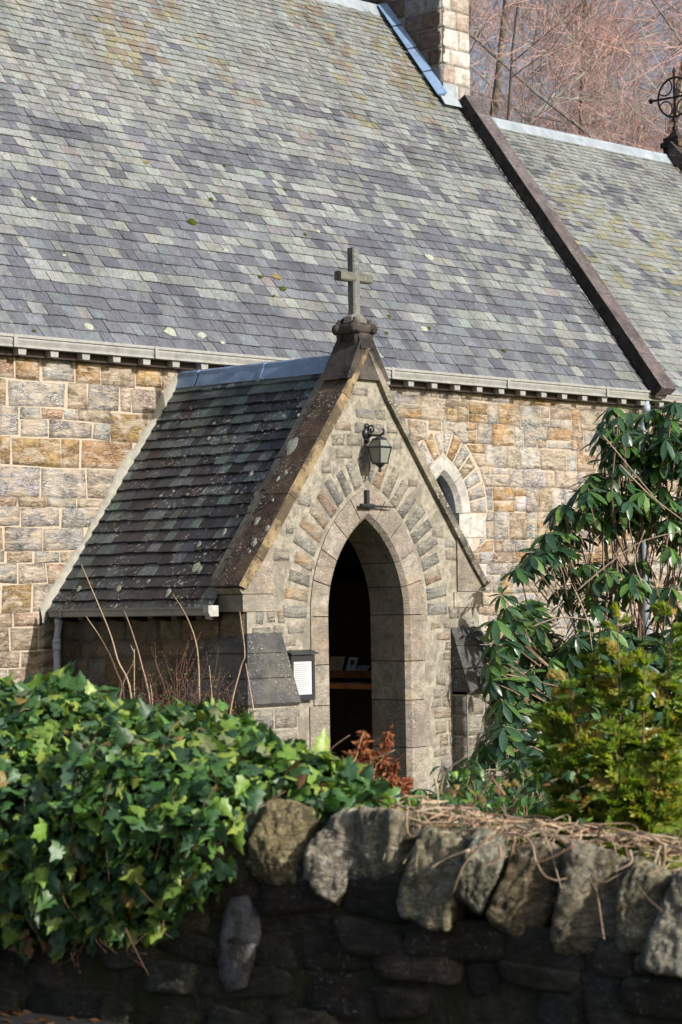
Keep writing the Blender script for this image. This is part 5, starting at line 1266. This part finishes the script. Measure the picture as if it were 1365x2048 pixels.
# ---- bare shrub beside the porch wall
rS = random.Random(8)
sh = thing('bare_shrub', 'leggy winter shrub with tall arching bare canes beside porch', 'shrub', (*atx(340, 1500, -2.15).to_2d(), 0))
CN8 = [[(250, 1408), (232, 1338), (206, 1283), (172, 1232)], [(263, 1395), (236, 1320), (217, 1257), (163, 1129)], [(269, 1397), (269, 1298)], [(302, 1422), (283, 1327), (265, 1265), (249, 1221)], [(399, 1400), (397, 1323), (390, 1276), (371, 1228), (346, 1188)], [(426, 1430), (419, 1331)], [(459, 1444), (481, 1338), (490, 1305), (480, 1224)], [(514, 1474), (492, 1327)], [(306, 1420), (301, 1367)], [(240, 1400), (268, 1320), (262, 1290)]]
for i, c in enumerate(CN8):
    X_ = -2.15+rS.uniform(-.25, .1); p = [atx(x, y, X_) for x, y in c]; g_ = Vector((p[0].x, p[0].y, 0)); stem([g_]+p, .011, .004, 'cane', sh, jit((.36, .26, .19), .2, rS), 6, 6)
LV = []; LF = []; LC = []; tw = MB()
for i in range(125):
    x = rS.gauss(350, 64); y0 = 1450+rS.uniform(-10, 20); hgt = rS.uniform(40, 190)*(1-min(.8, abs(x-350)/170)); X_ = -2.15+rS.uniform(-.3, .25); a = atx(x, y0, X_); b = atx(x+rS.uniform(-60, 70), y0-hgt, X_)
    a.z = min(a.z, .75); tw.tube([a, a.lerp(b, .35)+rv(rS, .05), a.lerp(b, .7)+rv(rS, .07), b+rv(rS, .06)], [.0035, .003, .002, .0012], 4, jit((.17, .10, .08), .35, rS))
    for q in range(13):
        P = a.lerp(b, rS.uniform(.25, 1.05))+rv(rS, .06); n = len(LV); u_ = rv(rS).normalized()*.012; v_ = rv(rS).normalized()*.007; LV += [P-u_, P+v_, P+u_, P-v_]; LF.append((n, n+1, n+2, n+3)); LC += [jit(rS.choice([(.10, .13, .04), (.13, .15, .06), (.17, .05, .05), (.12, .06, .05)]), .3, rS)]*4
tag(tw.obj('twigs', M['stem'], sh, True), kind='stuff'); tag(obj('leaves', LV, LF, M['dead'], sh, LC), kind='stuff')

# ---- rough winter grass over the churchyard
GV = []; GF = []; GC = []
for i in range(26000):
    x = rS.uniform(-7, 13); y = rS.uniform(-11.5, -.05)
    if (-1.9 < x < 1.9 and y > YF-.3) or (Vector((x, y, 0))-WP).dot(WN) > -WTH-.1: continue
    P = Vector((x, y, -.07)); th = rS.uniform(0, 6.28); h = rS.uniform(.05, .15)*(1+.6*fn((x*.8, y*.8, 3))); sd_ = Vector((math.cos(th), math.sin(th), 0))*rS.uniform(.006, .012); n = len(GV)
    GV += [P-sd_, P+sd_, P+Vector((rS.uniform(-.06, .06), rS.uniform(-.06, .06), h))]; GF.append((n, n+1, n+2)); GC += [jit(rS.choice([(.06, .10, .025), (.09, .13, .035), (.13, .13, .05), (.05, .085, .02)]), .3, rS)]*3
tag(obj('grass', GV, GF, M['dead'], None, GC), 'rough winter grass of the churchyard around the porch', 'grass', kind='stuff')

# ---- fallen leaves at the foot of the wall
LV = []; LF = []; LC = []
for i in range(420):
    k = rS.uniform(-3, 6); P = wpt(k, abs(rS.gauss(0, .35))+.04, WFOOT+.006); n = len(LV); th = rS.uniform(0, 6.28); u_ = Vector((math.cos(th), math.sin(th), rS.uniform(-.2, .4)))*rS.uniform(.02, .045); v_ = Vector((-math.sin(th), math.cos(th), rS.uniform(-.1, .4)))*rS.uniform(.012, .03)
    LV += [P-u_, P+v_, P+u_, P-v_]; LF.append((n, n+1, n+2, n+3)); LC += [jit(rS.choice([(.09, .045, .025), (.07, .045, .03), (.12, .065, .035)]), .3, rS)]*4
tag(obj('leaf_litter', LV, LF, M['dead'], None, LC), 'brown fallen leaves along the foot of the boundary wall', 'leaf litter', kind='stuff')

# ================================================================ BARE TREES BEHIND THE CHURCH
def make_tree(seed, H):
    r = random.Random(seed); tr = MB(); cr = MB()
    BK = (.20, .17, .14)
    def grow(P, d, L, rad, lev, col):
        n = (7, 5, 4, 3, 2, 1)[lev]; sides = (8, 6, 5, 4, 3, 3)[lev]; pts = [P]; q = P.copy(); dd = d.copy()
        for i in range(n):
            dd = (dd+rv(r, (.10, .20, .25, .28, .3, .2)[lev])+UP*(.02, .06, .08, .08, .06, 0)[lev]).normalized(); q = q+dd*(L/n); pts.append(q.copy())
        r1 = rad*(.12 if lev == 0 else .3 if lev < 3 else .5); rr = [lerp(rad, r1, i/n) for i in range(n+1)]
        (tr if lev == 0 else cr).tube(pts, rr, sides, jit(col, .2, r))
        if lev == 5: return
        nc = (15, 7, 6, 6, 4)[lev]
        for c in range(nc):
            f = (r.uniform(.2, 1) if lev == 0 else r.uniform(.15, 1)); k = min(n-1, int(f*n)); B = pts[k].lerp(pts[k+1], f*n-k)
            t = (pts[k+1]-pts[k]).normalized(); s_ = t.cross(rv(r)).normalized(); ang = (r.uniform(.75, 1.25), .8, .8, .75, .7)[lev]*r.uniform(.7, 1.2)
            nd = (t*math.cos(ang)+s_*math.sin(ang)).normalized()
            nl = L*(.50*(1.25-f*.6), .52, .50, .50, .55)[lev]*r.uniform(.7, 1.25); nr = max(rr[k]*(.34, .40, .45, .5, .6)[lev], (.034, .015, .008, .005, .0038)[lev])
            grow(B, nd, nl, nr, lev+1, [(.36, .34, .30), (.44, .42, .37), (.48, .42, .37), (.54, .37, .32), (.56, .35, .31)][lev])
    grow(Vector((0, 0, -.1)), UP, H, .20, 0, BK)
    mt = mesh('trunk', tr.V, tr.F, M['bark'], tr.C, True); mc = mesh('crown', cr.V, cr.F, M['twig'], cr.C); return mt, mc
TV = [make_tree(101, 17), make_tree(202, 18)]
spots = [(970, 48, 0), (1105, 56, 1), (1235, 50, 0), (1420, 61, 1), (1530, 52, 0), (870, 60, 1), (1640, 64, 1), (770, 70, 0)]
labels = ['bare reddish tree rising just right of the chimney', 'bare reddish tree above the chancel ridge beside the skew', 'bare tree over the middle of the chancel ridge', 'bare tree behind the iron wheel cross', 'bare tree at the right edge beyond the wheel cross', 'bare tree mostly hidden behind the chimney stack', 'bare tree far to the right past the chancel end', 'bare tree rising behind the nave ridge']
for i, (x, d, v_) in enumerate(spots):
    P = atd(x, 1200, d); r_ = random.Random(i+50); sc = r_.uniform(.95, 1.15)
    T = thing('bare_tree', labels[i], 'tree', (P.x, P.y, -.06), 'bare winter trees behind the church'); T.rotation_euler.z = r_.uniform(0, 6.28); T.scale = (sc, sc, sc)
    for nm, me in zip(('trunk', 'crown'), TV[v_]):
        o = bpy.data.objects.new(nm, me); COL.objects.link(o); o.parent = T
